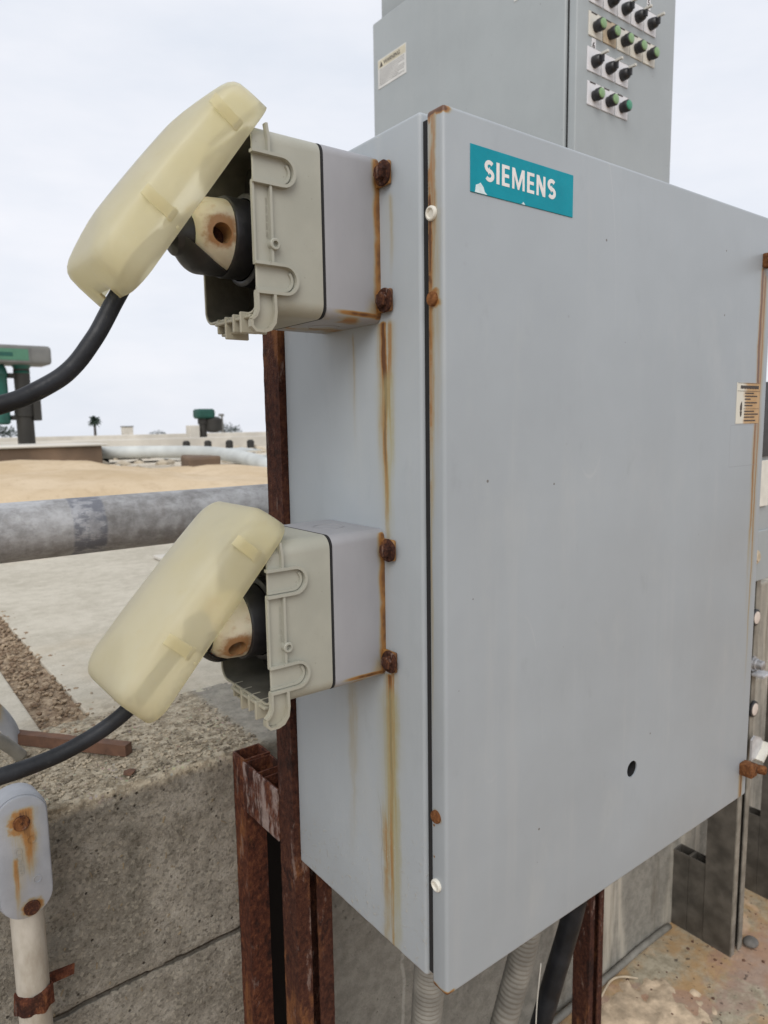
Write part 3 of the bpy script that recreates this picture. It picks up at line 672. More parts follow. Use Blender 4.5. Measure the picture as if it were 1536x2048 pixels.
    MB().bbox(-.0045, -.002, -.066, -.0645, -.165, -.162, .0004, 1).build('latch_nib', 'cover', cv)
    return t, cv
rec, cov = make_receptacle()
rec.location = (BX-.0002, .163, .826)
rec['label'] = 'upper grey receptacle with yellow cover open, the one silhouetted against the sky'
cov.rotation_euler = (0, R(36.6), 0)
rec2 = copy_tree(rec); rec2.location = (BX-.0002, .1635, .4262)
rec2['label'] = 'lower grey receptacle with yellow cover open, overlapping the galvanised pipe'
for ch in rec2.children:
    if ch.name.startswith('hinged_cover'): ch.rotation_euler = (0, R(41.0), 0); ch.location = (-.1225, 0, .1040)

def make_plug():
    t = thing('power_plug', 'x', 'plug', group='plugs in the receptacles')
    z0 = -.006
    body = MB().lathe((-.134, 0, z0), (-1, 0, 0), [(0, .0355), (.010, .0362), (.026, .0362), (.040, .0352), (.051, .031), (.057, .0255), (.059, .018)], 40)
    body.v = [(x_, max(y, -.0335), z) for x_, y, z in body.v]
    body = body.build('plug_body', 'nylon', t)
    cut = MB().lathe((-.170, -.06, -.0105), (0, 1, 0), [(0, .0100), (.048, .0094)], 28).build('cut', 'nylon'); cut.location = (0, 0, 0)
    boolean(body, cut); body.data.shade_smooth(); body.data.set_sharp_from_angle(angle=R(35))
    MB().lathe((-.170, -.0150, -.0105), (0, 1, 0), [(0, .0095), (.002, .0095)], 20).build('screw', 'rust_bolt', body)
    rim = MB().lathe((-.1465, 0, z0), (-1, 0, 0), [(-.012, .0392), (.0085, .0396), (.0105, .0388), (.0105, .0360), (-.012, .0358)], 48, False, False)
    rim.build('plug_ring', 'black', t, auto=40)
    # black cord grip wrapping the lower back of the plug
    rs = []
    for i in range(15):
        u = i/14; x_ = -.157-.047*u; r_ = (.0385 if u < .5 else .0385-.018*((u-.5)/.5)**2)
        ring = []
        for k in range(17):
            a = R(-110-48*u+k*((34+66*u)/16)); ring.append((x_, r_*math.cos(a)*.93, z0+r_*math.sin(a)))
        for k in reversed(range(17)):
            a = R(-110-48*u+k*((34+66*u)/16)); q = max(.004, r_-.0045); ring.append((x_, q*math.cos(a)*.93, z0+q*math.sin(a)))
        rs.append(ring)
    MB().rings(rs, True, True, True).build('cord_grip', 'black', t, auto=40)
    MB().lathe((-.180, 0, z0), (-1, 0, -.25), [(0, .0200), (.012, .0210), (.022, .0205), (.030, .017), (.032, .012)], 28).build('cord_clamp', 'black', t, auto=40)
    return t
pg = make_plug(); pg.location = rec.location; pg['label'] = 'cream plug with rusty screw hole seated in the upper receptacle'
pg2 = copy_tree(pg); pg2.location = rec2.location; pg2['label'] = 'cream plug with rusty screw hole seated in the lower receptacle'
def cable(path, r, parent):
    o = MB().tube(catmull(path, 12), r, 18).jit(.0004, 40).build('cord', 'cable', parent, smooth=True)
    o.data.transform((Matrix.Translation(parent.location) @ parent.rotation_euler.to_matrix().to_4x4()).inverted()); return o
pg2.rotation_euler = (R(28), 0, 0); pg2.location = Vector(pg2.location)+Vector((0, -.0028, -.0008))
cable([(-.214, .163, .813), (-.240, .162, .786), (-.2630, .161, .750), (-.284, .160, .714), (-.3090, .160, .6825), (-.340, .160, .6625), (-.3680, .160, .6515), (-.44, .165, .632), (-.60, .22, .55), (-.8, .34, .25), (-.95, .6, .105), (-1.4, .9, .104)], .0080, pg)
cable([(-.208, .1635, .412), (-.235, .163, .392), (-.2630, .162, .364), (-.3000, .160, .3425), (-.345, .160, .3285), (-.3920, .160, .3240), (-.48, .17, .318), (-.66, .28, .26), (-.8, .45, .15), (-.9, .7, .104), (-1.3, 1.1, .104)], .0076, pg2)

# ================================================================== POSTS
def channel(mb, x0, x1, y0, y1, z0, z1, open_='-y', t=.0028, lip=.012):
    # strut channel with a slot between two lips on its open side
    if open_ == '-y':
        mb.box(x0, x0+t, y0, y1, z0, z1); mb.box(x1-t, x1, y0, y1, z0, z1); mb.box(x0+t, x1-t, y1-t, y1, z0, z1)
        mb.box(x0+t, x0+t+lip, y0, y0+t, z0, z1); mb.box(x1-t-lip, x1-t, y0, y0+t, z0, z1)
    return mb
# left front post that carries the enclosure
p = thing('strut_post', 'rusty steel channel post against the left rear edge of the enclosure', 'post', (.025, .34, FZ), 'steel posts')
def loc_build(mb, name, mat, parent, **k):
    mb.v = [tuple(Vector(q)-parent.location) for q in mb.v]; return mb.build(name, mat, parent, **k)
def subdiv_box(mb, x0, x1, y0, y1, z0, z1, n):
    rs = []
    for i in range(n+1): z = z0+(z1-z0)*i/n; rs.append([(x0, y0, z), ((x0+x1)/2, y0, z), (x1, y0, z), (x1, y1, z), ((x0+x1)/2, y1, z), (x0, y1, z)])
    return mb.rings(rs, True, True, True)
mb = MB()
subdiv_box(mb, -.006, -.002, .3185, .3600, FZ, .905, 200); subdiv_box(mb, .052, .056, .3185, .3600, FZ, .905, 200); subdiv_box(mb, -.002, .052, .3572, .3600, FZ, .905, 60)
subdiv_box(mb, -.002, .018, .3185, .3215, FZ, .905, 200); subdiv_box(mb, .031, .052, .3185, .3215, FZ, .905, 200)
mb.jit(.0007, 90); loc_build(mb, 'channel', 'rust_post', p)
# wall-side channel and spacer behind it
p = thing('strut_post', 'rusty channel bolted to the concrete wall with an open hollow top', 'post', (.02, .495, FZ), 'steel posts')
mb = MB()
for a in ((-.006, -.0025, .4740, .5150), (.0385, .042, .4740, .5150), (-.0025, .0385, .5115, .5150), (-.0025, .0385, .4740, .4770)): subdiv_box(mb, *a, FZ, .0955, 160)
mb.jit(.0008, 80, 3); loc_build(mb, 'channel', 'rust', p)
p = thing('spacer_tube', 'short rusty square tube between the wall channel and the front post', 'spacer', (.02, .42, .0))
mb = MB()
for a in ((-.0085, -.0065, .3610, .4735), ): subdiv_box(mb, *a, .012, .094, 40)
mb.jit(.0013, 70, 5); loc_build(mb, 'side_plate', 'rust_pale', p)
mb = MB()
for a in ((-.0062, -.0032, .4130, .4732), (.0385, .0415, .3612, .4732), (-.0032, .0385, .4702, .4732), (-.0032, .0385, .4270, .4300), (-.0062, -.0032, .3612, .4100), (-.0032, .0385, .3612, .3640), (-.0032, .0385, .4080, .4105)): subdiv_box(mb, *a, .014, .0925, 20)
mb.jit(.0008, 80, 6); loc_build(mb, 'tube_wall', 'rust', p)
mb = MB().box(.030, .033, .3605, .4735, FZ, .010); p2 = thing('gap_shade', 'black web plate standing in for the dark gap between the two rusty left posts', 'plate', (.03, .42, FZ)); loc_build(mb, 'shade', 'strutshade', p2)  # black plate put in for the deep shade between the posts
# right-hand post under the enclosure
p = thing('strut_post', 'rusty channel post under the right part of the enclosure', 'post', (.73, .34, FZ), 'steel posts')
mb = MB()
for a in ((.706, .709, .318, .3600), (.752, .755, .318, .3600), (.709, .752, .357, .3600), (.709, .722, .318, .321), (.7385, .752, .318, .321)): subdiv_box(mb, *a, FZ, .60, 60)
mb.jit(.0005, 80, 8); loc_build(mb, 'channel', 'rust_post', p)
for i, z in enumerate((.06, .86)):
    p = thing('strut_rail', 'rusty rail behind the enclosure, %s of the two' % ('lower' if i == 0 else 'upper'), 'rail', (.35, .34, z))
    loc_build(channel(MB(), -.006, .75, .3215, .3565, z-.02, z+.02) if False else MB().box(.058, .705, .3215, .3565, z-.02, z+.02), 'rail_body', 'rust_post', p)
# second mounting frame farther right, dark struts
p = thing('strut_post', 'dark double channel against the wall by the stained floor', 'post', (1.41, .45, FZ), 'steel posts')
for y0, y1 in ((.4195, .4680), (.4690, .5165)):
    mb = MB(); x0, x1 = 1.390, 1.432
    for a in ((x0, x0+.003, y0, y1), (x1-.003, x1, y0, y1), (x0+.003, x1-.003, y0, y0+.003), (x0+.003, x1-.003, y1-.003, y1)): mb.box(*a, FZ, -.642)
    loc_build(mb, 'channel', 'darkstrut', p)
p = thing('strut_post', 'tall dark slotted channel post right of the enclosure door', 'post', (1.42, .36, FZ), 'steel posts')
fx0, fx1 = 1.388, 1.452
for nm, a in (('side_wall', (fx0, fx0+.003, .3385, .4180)), ('side_wall', (fx1-.003, fx1, .3385, .4180)), ('lip', (fx0, fx0+.020, .3350, .3383)), ('lip', (fx1-.022, fx1, .3350, .3383)), ('back_wall', (fx0+.0032, fx1-.0032, .4145, .4178))):
    loc_build(MB().box(*a, FZ, .26), nm, 'strutface' if nm == 'lip' else 'darkstrut', p)
loc_build(MB().box(fx0+.0035, fx1-.0035, .395, .398, FZ, .26), 'shadow_web', 'strutshade', p)  # near-black sheet painting the shade inside the slot
for xx, zz in ((1.425, .10), (1.441, -.16)):
    k = loc_build(MB().lathe((xx, .3345, zz), (0, -1, 0), [(0, .0225), (.005, .0225), (.007, .020), (.007, .0175), (.0055, .017)], 28), 'hub_ring', 'bezel', p, auto=40)
    k2 = MB().lathe((xx, .3290, zz), (0, -1, 0), [(0, .0170), (.0022, .0168), (.003, .014)], 26); k2.v = [tuple(Vector(q)-p.location) for q in k2.v]; k2.build('hub_cap', 'cap', k, auto=40)
for zz in (-.03, ):
    k = loc_build(MB().lathe((1.432, .3345, zz), (0, -1, 0), [(0, .021), (.003, .021), (.004, .016), (.010, .016), (.012, .013), (.026, .013), (.028, .009)], 20), 'strut_bolt', 'galv', p, auto=40)
    loc_build(MB().bbox(1.42, 1.470, .300, .3340, zz-.032, zz-.024, .002, 2), 'channel_nut', 'zinc', p)
p = thing('strut_clip', 'light zinc strut clip beside the lower right door clamp', 'clip', (1.43, .30, -.25))
mb = MB().prism([(1.405, -.235), (1.422, -.226), (1.455, -.240), (1.468, -.256), (1.462, -.268), (1.430, -.292), (1.405, -.292)], .0, .006, lambda p_, q_, d_: (p_, .320-d_, q_)); loc_build(mb, 'plate', 'zinc', p)
mb = MB().bar2([(1.430, -.296), (1.462, -.272), (1.472, -.256)], .008, .0, .026, lambda p_, q_, d_: (p_, .3205-d_, q_)); loc_build(mb, 'flange', 'plate', p)
p = thing('strut_post', 'dark double channel at the right border of the photo', 'post', (1.74, .45, FZ), 'steel posts')
for y0, y1 in ((.4195, .4680), (.4690, .5165)):
    mb = MB()
    for a in ((1.72, 1.723, y0, y1), (1.759, 1.762, y0, y1), (1.723, 1.759, y0, y0+.003), (1.723, 1.759, y1-.003, y1)): mb.box(*a, FZ, -.62)
    loc_build(mb, 'channel', 'darkstrut', p)
mb = MB().box(1.72, 1.762, .336, .4185, FZ, .2); loc_build(mb, 'front_channel', 'darkstrut', p)
p = thing('junction_box', 'pale grey box on the posts behind the right edge of the door', 'junction box', (1.50, .36, .2))
loc_build(MB().bbox(1.36, 1.70, .330, .3345, .20, .335, .002, 2), 'cover_plate', 'cab', p)
loc_build(MB().bbox(1.365, 1.695, .3350, .50, .27, .60, .003, 2), 'box_body', 'cab', p)
loc_build(MB().lathe((1.40, .330, .268), (0, -1, 0), [(0, .018), (.006, .018), (.008, .012), (.010, .011)], 20), 'hub', 'plate_rust', p, auto=40)
loc_build(MB().bbox(1.375, 1.45, .3265, .3298, .40, .52, .001, 1), 'white_panel', 'plate', p)
loc_build(MB().bbox(1.37, 1.46, .3260, .3290, .53, .72, .001, 1), 'dark_panel', 'bezel', p)

# ================================================================== PIPE
p = thing('galvanised_pipe', 'thick mottled galvanised pipe running level behind the enclosure', 'pipe', (0, .65, .477))
mb = MB(); rs = []
for i in range(120):
    x = -1.9+2.88*i/119; rs.append([(x, .0448*math.cos(2*PI*j/48), .0448*math.sin(2*PI*j/48)) for j in range(48)])
mb.rings(rs, True, True, True).build('pipe_wall', 'pipe', p, smooth=True)
for x in (-1.2, .45):
    q = thing('pipe_stand', 'steel stand carrying the galvanised pipe %s' % ('behind the enclosure' if x > 0 else 'out past the left border'), 'pipe stand', (x, .65, DZ))
    MB().bbox(-.02, .02, -.02, .02, .006, .337-.0, .003, 2).build('stand_leg', 'galv', q); MB().bbox(-.06, .06, -.06, .06, 0, .006, .001, 1).build('base_plate', 'galv', q)

# ================================================================== TALL CONTROL CABINET
XE, YC = .9936, .62
tc_ = thing('control_cabinet', 'tall grey control cabinet with rows of green push buttons', 'control cabinet', (XE, YC, DZ))
ZT = 1.894-DZ
MB().bbox(.0, .425, .030, .797, 0, ZT, .006, 3).build('cabinet_body', 'cab', tc_, auto=35)
MB().bbox(.012, .41, .035, .765, ZT, ZT+.10, .004, 2).build('roof_cap', 'cab', tc_, auto=35)
MB().box(.008, .417, .022, .032, .02, ZT-.02).build('door_gasket', 'gasket', tc_)
MB().bbox(.004, .425, .0, .024, .012, ZT-.004, .004, 3).build('cabinet_door', 'cab', tc_, auto=35)
wl_ = MB().bbox(-.0012, .0002, -.070, .070, -.043, .043, .0003, 1).build('warning_label', 'paper2', tc_, loc=(0, .699, 1.7305-DZ))
MB().box(-.0016, -.0012, -.068, .068, .016, .040).build('warning_band', 'tan', wl_)
vv, ff = text_verts('WARNING', .017, .0004); mb = MB(); mb.add([(-.0019, .040-px, .0215+py) for px, py in vv], ff)
mb.add([(-.0019, .060, .019), (-.0019, .044, .019), (-.0019, .052, .036)], [(0, 1, 2)])
for k in range(9):
    z0 = .010-k*.0055; yy = .062
    while yy > -.06+(.03 if k % 4 == 3 else 0): d_ = random.uniform(.004, .012); mb.box(-.0016, -.0013, max(yy-d_, -.062), yy, z0, z0+.0012); yy -= d_+.002
mb.build('print', 'print', wl_)
MB().bbox(-.0012, .0002, -.012, .012, -.01, .01, .0003, 1).build('small_tag', 'paper2', tc_, loc=(0, .183, 1.704-DZ))
def button(x, z, pm_, lens, k):
    o = MB().lathe((0, 0, 0), (0, -1, 0), [(0, .0125), (.008, .0125), (.009, .0140), (.020, .0140), (.0215, .0130), (.022, .0118), (.021, .0116)], 28, False, True).build('push_button', 'bezel', tc_, auto=40, loc=(x-XE, -.0025, z-DZ))
    MB().bbox(-.0268, .0268, .0003, .0024, -.024, .031, .002, 2).build('legend_plate', pm_, o)
    MB().lathe((0, -.0208, 0), (0, -1, 0), [(0, .0114), (.003, .0112), (.0042, .0095), (.0046, .003)], 24).build('lens', lens, o, auto=40)
    MB().box(-.018, .004, -.0002, .0004, .027, .030).build('legend_text', 'print', o)
    return o
def selector(x, z, pm_):
    o = MB().lathe((0, 0, 0), (0, -1, 0), [(0, .0140), (.008, .0140), (.012, .0132), (.018, .0118), (.020, .0095)], 28, False, True).build('selector_switch', 'bezel', tc_, auto=40, loc=(x-XE, -.0025, z-DZ))
    MB().bbox(-.0268, .0268, .0003, .0024, -.024, .031, .002, 2).build('legend_plate', pm_, o)
    MB().bbox(-.0032, .0032, -.028, -.0192, -.008, .0078, .0012, 2).build('lever', 'bezel', o)
    l_ = MB().bbox(-.0032, .0032, -.040, -.0200, .0080, .0142, .0012, 2).build('lever_cap', 'lever', o)
    return o
for k in range(5): selector(1.067+.0575*k, 1.650, 'plate_white')
for k in range(5): button(1.067+.0572*k, 1.5750, 'plate_rust' if k == 1 else 'plate', 'lens', k)
for k in range(3): selector(1.064+.0575*k, 1.495, 'plate_white')
for k in range(3): button(1.0665+.0570*k, 1.4178, 'plate_white', 'lens2' if k == 2 else 'lens', k)
for ch_, x, z in (('6', 1.0627, 1.531), ('5', 1.2895, 1.700)):
    vv, ff = text_verts(ch_, .022, .0006); o = MB().bbox(-.008, .008, -.0008, .0002, -.022, .012, .0003, 1).build('number_strip', 'plate_white', tc_, loc=(x-XE, -.0003, z-DZ+.006))
    MB().add([(px-.0065, -.0012, py-.012) for px, py in vv], ff).build('number', 'print', o)

# ================================================================== CONDUITS UNDER THE ENCLOSURE
def flex(path, r, name, label, cat, mat, rib, n=70):
    t = thing(name, label, cat, path[0], 'conduits under the enclosure'); pts = catmull(path, n)
    mb = MB().tube(pts, r, 20, True, rib); loc_build(mb, 'conduit_hose' if rib else 'cable_jacket', mat, t, smooth=True)
    if rib: loc_build(MB().lathe(path[0], (0, 0, -1), [(0, r*1.35), (.012, r*1.35), (.014, r*1.2), (.03, r*1.2)], 8), 'connector', 'galv', t)
    return t
flex([(.125, .165, -.001), (.128, .17, -.08), (.132, .185, -.2), (.13, .20, -.35), (.12, .25, -.6), (.1, .35, FZ+.01)], .0215, 'flexible_conduit', 'ribbed grey flexible conduit below the lower left door corner', 'conduit', 'greyflex', .0016)
flex([(.395, .20, -.001), (.398, .205, -.1), (.395, .225, -.25), (.375, .255, -.42), (.33, .29, -.65), (.28, .34, FZ+.01)], .0215, 'flexible_conduit', 'ribbed grey flexible conduit under the middle of the door', 'conduit', 'greyflex', .0016)
flex([(.60, .24, -.001), (.60, .25, -.15), (.585, .27, -.32), (.555, .30, -.50), (.52, .33, -.70), (.50, .35, FZ+.015)], .0205, 'power_cable', 'smooth black cable hanging beside the right hand rusty post', 'cable', 'cable', None)
p = thing('tie_wire', 'thin bare wire hanging between the conduits', 'wire', (.50, .30, -.42))
loc_build(MB().tube(catmull([(.50, .28, -.40), (.495, .285, -.5), (.5, .29, -.6), (.51, .30, -.75), (.52, .30, -.875)], 10), .0012, 6), 'wire', 'plate', p, smooth=True)

# ================================================================== CONDUIT BODY AT LEFT
cb_ = thing('conduit_fitting', 'grey painted conduit fitting with rusty screws at the left border', 'conduit fitting', (-.337, .462, .005))
rs = []
for x_, hy, hz, r_ in ((.040, .0300, .0820, .029), (.006, .0330, .0850, .032), (.0, .0315, .0835, .031)):
    rs.append([(q[0], -(.03)+x_, .082+q[1]) for q in rr(hy, hz, r_, 8)])
MB().rings(rs, True, True, True).build('fitting_body', 'lb', cb_, auto=35)
rs = [[(q[0], y_, .082+q[1]) for q in rr(hy, hz, r_, 8)] for y_, hy, hz, r_ in ((-.0302, .0305, .0825, .030), (-.0335, .0305, .0825, .030), (-.0345, .0290, .0810, .0285))]
cvp = MB().rings(rs, True, True, True).build('cover_plate', 'lb', cb_, auto=35)
for zz, xx in ((.130, .0), (.012, .004)):
    MB().lathe((xx, -.0345, zz), (0, -1, 0), [(0, .0098), (.002, .0098), (.003, .0088), (.0022, .006), (.0022, .001)], 18).jit(.0003, 150).build('cover_screw', 'rust_bolt', cvp, auto=40)
mb = MB(); vv, ff = text_verts('COVER', .012, .0003)
mb.add([(-.010+py, -.0352, .098-px) for px, py in vv], ff)
for cx, cz in ((.010, .104), (.013, .048)): mb.lathe((cx, -.0345, cz), (0, -1, 0), [(0, .0052), (.0009, .0052), (.0009, .0044), (0, .0044)], 20, False, False)
mb.build('embossing', 'lb', cvp)
MB().tube([(.003, .0, -.003-.01*i) for i in range(88)], .0205, 28).build('conduit_pipe', 'conduit', cb_, smooth=True)
MB().tube([(.003, .0, .010-.006*i) for i in range(3)], .0240, 28).build('conduit_hub', 'lb', cb_, smooth=False)
st = MB(); rs = []
for i in range(25):
    a = R(180+ i*190/24-5); rs.append([(.003+rr_*math.cos(a), rr_*math.sin(a), z_) for rr_, z_ in ((.0212, -.122), (.0245, -.124), (.0245, -.150), (.0212, -.152))])
st.rings(rs, True, True, True).box(.024, .060, .018, .022, -.146, -.130).jit(.0035, 90, 4); st.build('pipe_strap', 'rust', cb_)
p = thing('grey_conduit', 'bent grey conduit rising behind the black cable at the left border', 'conduit', (-.31, .72, DZ))
loc_build(MB().tube(catmull([(-.285, .78, .10), (-.292, .775, .13), (-.31, .77, .165), (-.34, .77, .20), (-.40, .78, .24), (-.6, .8, .27)], 8), .013, 16), 'conduit_tube', 'lb', p, smooth=True)
p = thing('grey_conduit', 'short dark hose end below the bent grey conduit at the left border', 'hose', (-.31, .66, DZ))
loc_build(MB().tube(catmull([(-.288, .70, .105), (-.305, .69, .13), (-.335, .68, .16), (-.4, .67, .19), (-.6, .67, .2)], 8), .010, 14), 'hose_tube', 'greyflex', p, smooth=True)

# ================================================================== LITTER ON THE DECK
p = thing('square_bar', 'brown rusty square steel bar lying on the deck at left', 'bar', (-.22, .68, DZ))
a, b = Vector((-.2950, .800, DZ+.012)), Vector((-.1445, .610, DZ+.012)); d = (b-a).normalized(); s_ = Vector((-d.y, d.x, 0))
rs = [[a.lerp(b, i/20)+s_*u+Vector((0, 0, w_)) for u, w_ in ((-.0085, -.010), (.0085, -.010), (.0085, .009), (-.0085, .009))] for i in range(21)]
loc_build(MB().rings(rs, True, True, True).jit(.0008, 80), 'bar_body', 'brownbar', p)
def stone(mb, c, r, seed, flat=.6):
    bm = bmesh.new(); bmesh.ops.create_icosphere(bm, subdivisions=1, radius=1); bm.verts.index_update()
    vv = []
    for q in bm.verts:
        n0 = 1+.35*noise.noise(q.co*1.3+Vector((seed*3.1, seed, 0))); vv.append((c[0]+q.co.x*r*n0*random.uniform(.9, 1.1), c[1]+q.co.y*r*n0, c[2]+q.co.z*r*n0*flat))
    mb.add(vv, [[q.index for q in f_.verts] for f_ in bm.faces]); bm.free()
mb = MB(); stone(mb, (0, 0, .005), .011, 4, .45); o = mb.build('rust_flake', 'brownbar', loc=(-.1640, .545, DZ)); tag(o, 'small rust flake near the chipped edge of the concrete wall', 'rust flake')
mb = MB()
for i in range(1500):
    x = random.uniform(-.55, .05); y = YW+.012+abs(random.gauss(0, .11))
    if y > 1.05: continue
    stone(mb, (x, y, DZ+.001), random.choice((.0016, .002, .0026, .0034)), i, .7)
tag(mb.build('gravel', 'stone'), 'loose aggregate scattered along the wall top', 'gravel', kind='stuff')
mb = MB()
for i in range(1500):
    x = random.gauss(-.193, .031); y = random.uniform(.72, 2.6); stone(mb, (x, y, DZ-.004+random.uniform(0, .004)), random.choice((.002, .003, .004, .006)), i, .7)
tag(mb.build('gravel', 'joint'), 'dirt and chips in the deck joint', 'gravel', kind='stuff')
mb = MB()
for i in range(70):     # fibres and flakes stuck to the wall face
    x = random.uniform(-.42, .0); z = random.uniform(-.33, .07); l_ = random.choice((.002, .003, .004, .006, .010)); a = random.gauss(1.2, .6)
    mb.bar2([(x, z), (x+l_*math.cos(a)*.5, z+l_*math.sin(a)*.5+.0008), (x+l_*math.cos(a), z+l_*math.sin(a))], random.uniform(.0005, .0022), -.0015, .0016, lambda p_, q_, d_: (p_, YW-d_, q_))
tag(mb.build('chaff', 'chip'), 'pale dry chips stuck to the rough wall face', 'chaff', kind='stuff')
# a flat board beyond the pipe
o = MB().bbox(-.12, .12, -.05, .05, 0, .012, .002, 1).build('flat_board', 'paleconc', loc=(.62, 2.25, DZ+.003)); tag(o, 'small pale board lying on the far deck below the pipe', 'board')

# floor litter at lower right
mb = MB(); nx = 44; rs = []
for i in range(nx):
    u = i/(nx-1)*2-1; ring = []
    for j in range(30):
        v_ = j/29*2-1; rr_ = math.sqrt(u*u+v_*v_)+.55*noise.fractal(Vector((u*2.2, v_*2.2, 4)), 1, 2, 4)
        h = .008*max(0, min(1, (.92-rr_)*16))*(.75+.5*noise.fractal(Vector((u*5, v_*5, 1)), 1, 2, 4)); ring.append((1.03+u*.17, .345+v_*.13, FZ-.003+h))
    rs.append(ring)
o = mb.rings(rs, False).build('mortar_lump', 'rubble', smooth=True); o.data.transform(Matrix.Translation((-1.03, -.345, -FZ))); o.location = (1.03, .345, FZ); tag(o, 'crumbled pale mortar lump on the stained floor', 'mortar')
bm = bmesh.new(); bmesh.ops.create_icosphere(bm, subdivisions=3, radius=1); bm.verts.index_update()
mb = MB().add([(q.co.x*.024*(1+.1*noise.noise(q.co)), q.co.y*.020, .012+q.co.z*.012) for q in bm.verts], [[q.index for q in f_.verts] for f_ in bm.faces]); bm.free()
tag(mb.build('pebble', 'pebble', smooth=True, loc=(1.478, .322, FZ)), 'smooth grey pebble on the floor at the foot of the right struts', 'stone')
mb = MB()
for i in range(220): stone(mb, (random.uniform(.85, 1.9), random.uniform(.1, .5), FZ+.0005), random.choice((.001, .0015, .002, .002, .003, .005)), i, .5)
tag(mb.build('floor_grit', 'brownbar'), 'dark grit scattered over the stained floor', 'grit', kind='stuff')
p = thing('floor_hose', 'grey hose lying along the foot of the concrete wall', 'hose', (1.1, .5, FZ))
loc_build(MB().tube(catmull([(.6, .495, FZ+.009), (.9, .500, FZ+.009), (1.06, .502, FZ+.009), (1.22, .507, FZ+.009), (1.36, .505, FZ+.009)], 8), .009, 14), 'hose_tube', 'greyflex', p, smooth=True)
p = thing('wire_offcut', 'short cream wire offcut on the stained floor by the rusty post', 'wire', (1.05, .47, FZ))
loc_build(MB().tube(catmull([(.98, .475, FZ+.004), (1.04, .487, FZ+.012), (1.08, .478, FZ+.010), (1.115, .452, FZ+.004)], 8), .0028, 10), 'wire', 'plate_rust', p, smooth=True)

# ================================================================== FAR BACKGROUND
def tzt(x, y): return -.15-.0112*(y-4.2)-.00104*max(0, x)
p = thing('green_pump', 'large green pump drive with grey drum head at the left border', 'pump', (4.26, 24, tzt(4, 24)-.02), 'green pumps'); p.scale = (1.06, 1.06, 1.135)
mb = MB().lathe((0, 0, 0), (0, 0, 1), [(0, .30), (.1, .30), (.12, .24), (1.2, .235), (1.22, .27), (1.7, .27), (1.72, .21), (2.5, .22)], 20).build('column', 'pumpdark', p, auto=40)
MB().bbox(.2, .42, -.25, .2, 1.1, 1.75, .03, 2).build('gear_case', 'pumpdark', p)
MB().lathe((-.62, -.1, 1.0), (0, 0, 1), [(0, .16), (.05, .22), (.5, .22), (.52, .25), (.6, .25), (.62, .21), (1.3, .21), (1.34, .24), (1.5, .2), (1.62, .14)], 20).build('motor', 'pumpgreen', p, auto=40)
MB().lathe((.0, -.02, 1.75), (0, 0, 1), [(0, .19), (.1, .24), (.16, .19), (.6, .17), (.66, .23), (.72, .18), (.85, .28)], 20).build('neck', 'pumpgreen', p, auto=40)
for zz in (1.12, 2.25): MB().bbox(-.4, -.15, -.1, .1, zz, zz+.13, .02, 1).build('bracket', 'pumpdark', p)
MB().bbox(-1.3, .74, -.55, .55, 2.60, 3.10, .10, 3).build('head', 'pumpgrey', p, auto=35)
s__ = MB().bbox(-1.2, .16, -.575, -.552, 2.64, 3.04, .004, 1).build('sign_frame', 'pumpgrey', p); MB().bbox(-1.15, .11, -.59, -.576, 2.69, 2.99, .004, 1).build('sign_face', 'signgreen', s__)
MB().bbox(-.65, -.30, -.600, -.592, 2.79, 2.89, .003, 1).build('sign_mark', 'pumpgreen', s__)
p = thing('green_pump', 'small distant green pump beyond the sand, left of the rusty post', 'pump', (15.3, 36, tzt(15, 36)), 'green pumps')
MB().lathe((0, 0, 0), (0, 0, 1), [(0, .22), (1.2, .2), (1.22, .26), (1.5, .26)], 14).build('column', 'pumpdark', p, auto=40)
MB().bbox(-.40, .60, -.4, .4, 1.50, 2.02, .14, 3).build('head', 'pump2', p); MB().lathe((.6, 0, .75), (0, 0, 1), [(0, .2), (.1, .5), (.7, .5), (.85, .3)], 14).build('motor', 'pumpdark', p, auto=40)
MB().bbox(-.85, -.3, -.3, .3, 0, 1.15, .04, 2).build('cabinet', 'paleconc', p)
# palm
p = thing('palm_tree', 'lone dark palm on the skyline', 'tree', (55.3, 200, tzt(55, 200)))
MB().lathe((0, 0, -.5), (0, 0, 1), [(0, .45), (1.5, .36), (5.2, .3)], 10).build('trunk', 'trunk', p, smooth=True)
mb = MB()
for i in range(90):
    az = random.uniform(0, 2*PI); el = random.uniform(-.9, 1.35); ln = random.uniform(1.3, 2.0); pts = []
    for k in range(6):
        t = k/5; pts.append(Vector((math.cos(az)*math.cos(el)*ln*t, math.sin(az)*math.cos(el)*ln*t, 4.9+math.sin(el)*ln*t-.55*ln*t*t*.5)))
    sd_ = Vector((-math.sin(az), math.cos(az), 0))
    for k in range(5):
        for sg in (-1, 1):
            wv = .34*(1-.12*k)*sg; mb.add([pts[k], pts[k+1], pts[k+1]+sd_*wv*.6+Vector((0, 0, -.18)), pts[k]+sd_*wv+Vector((0, 0, -.16))], [(0, 1, 2, 3)])
mb.build('crown', 'palm', p)
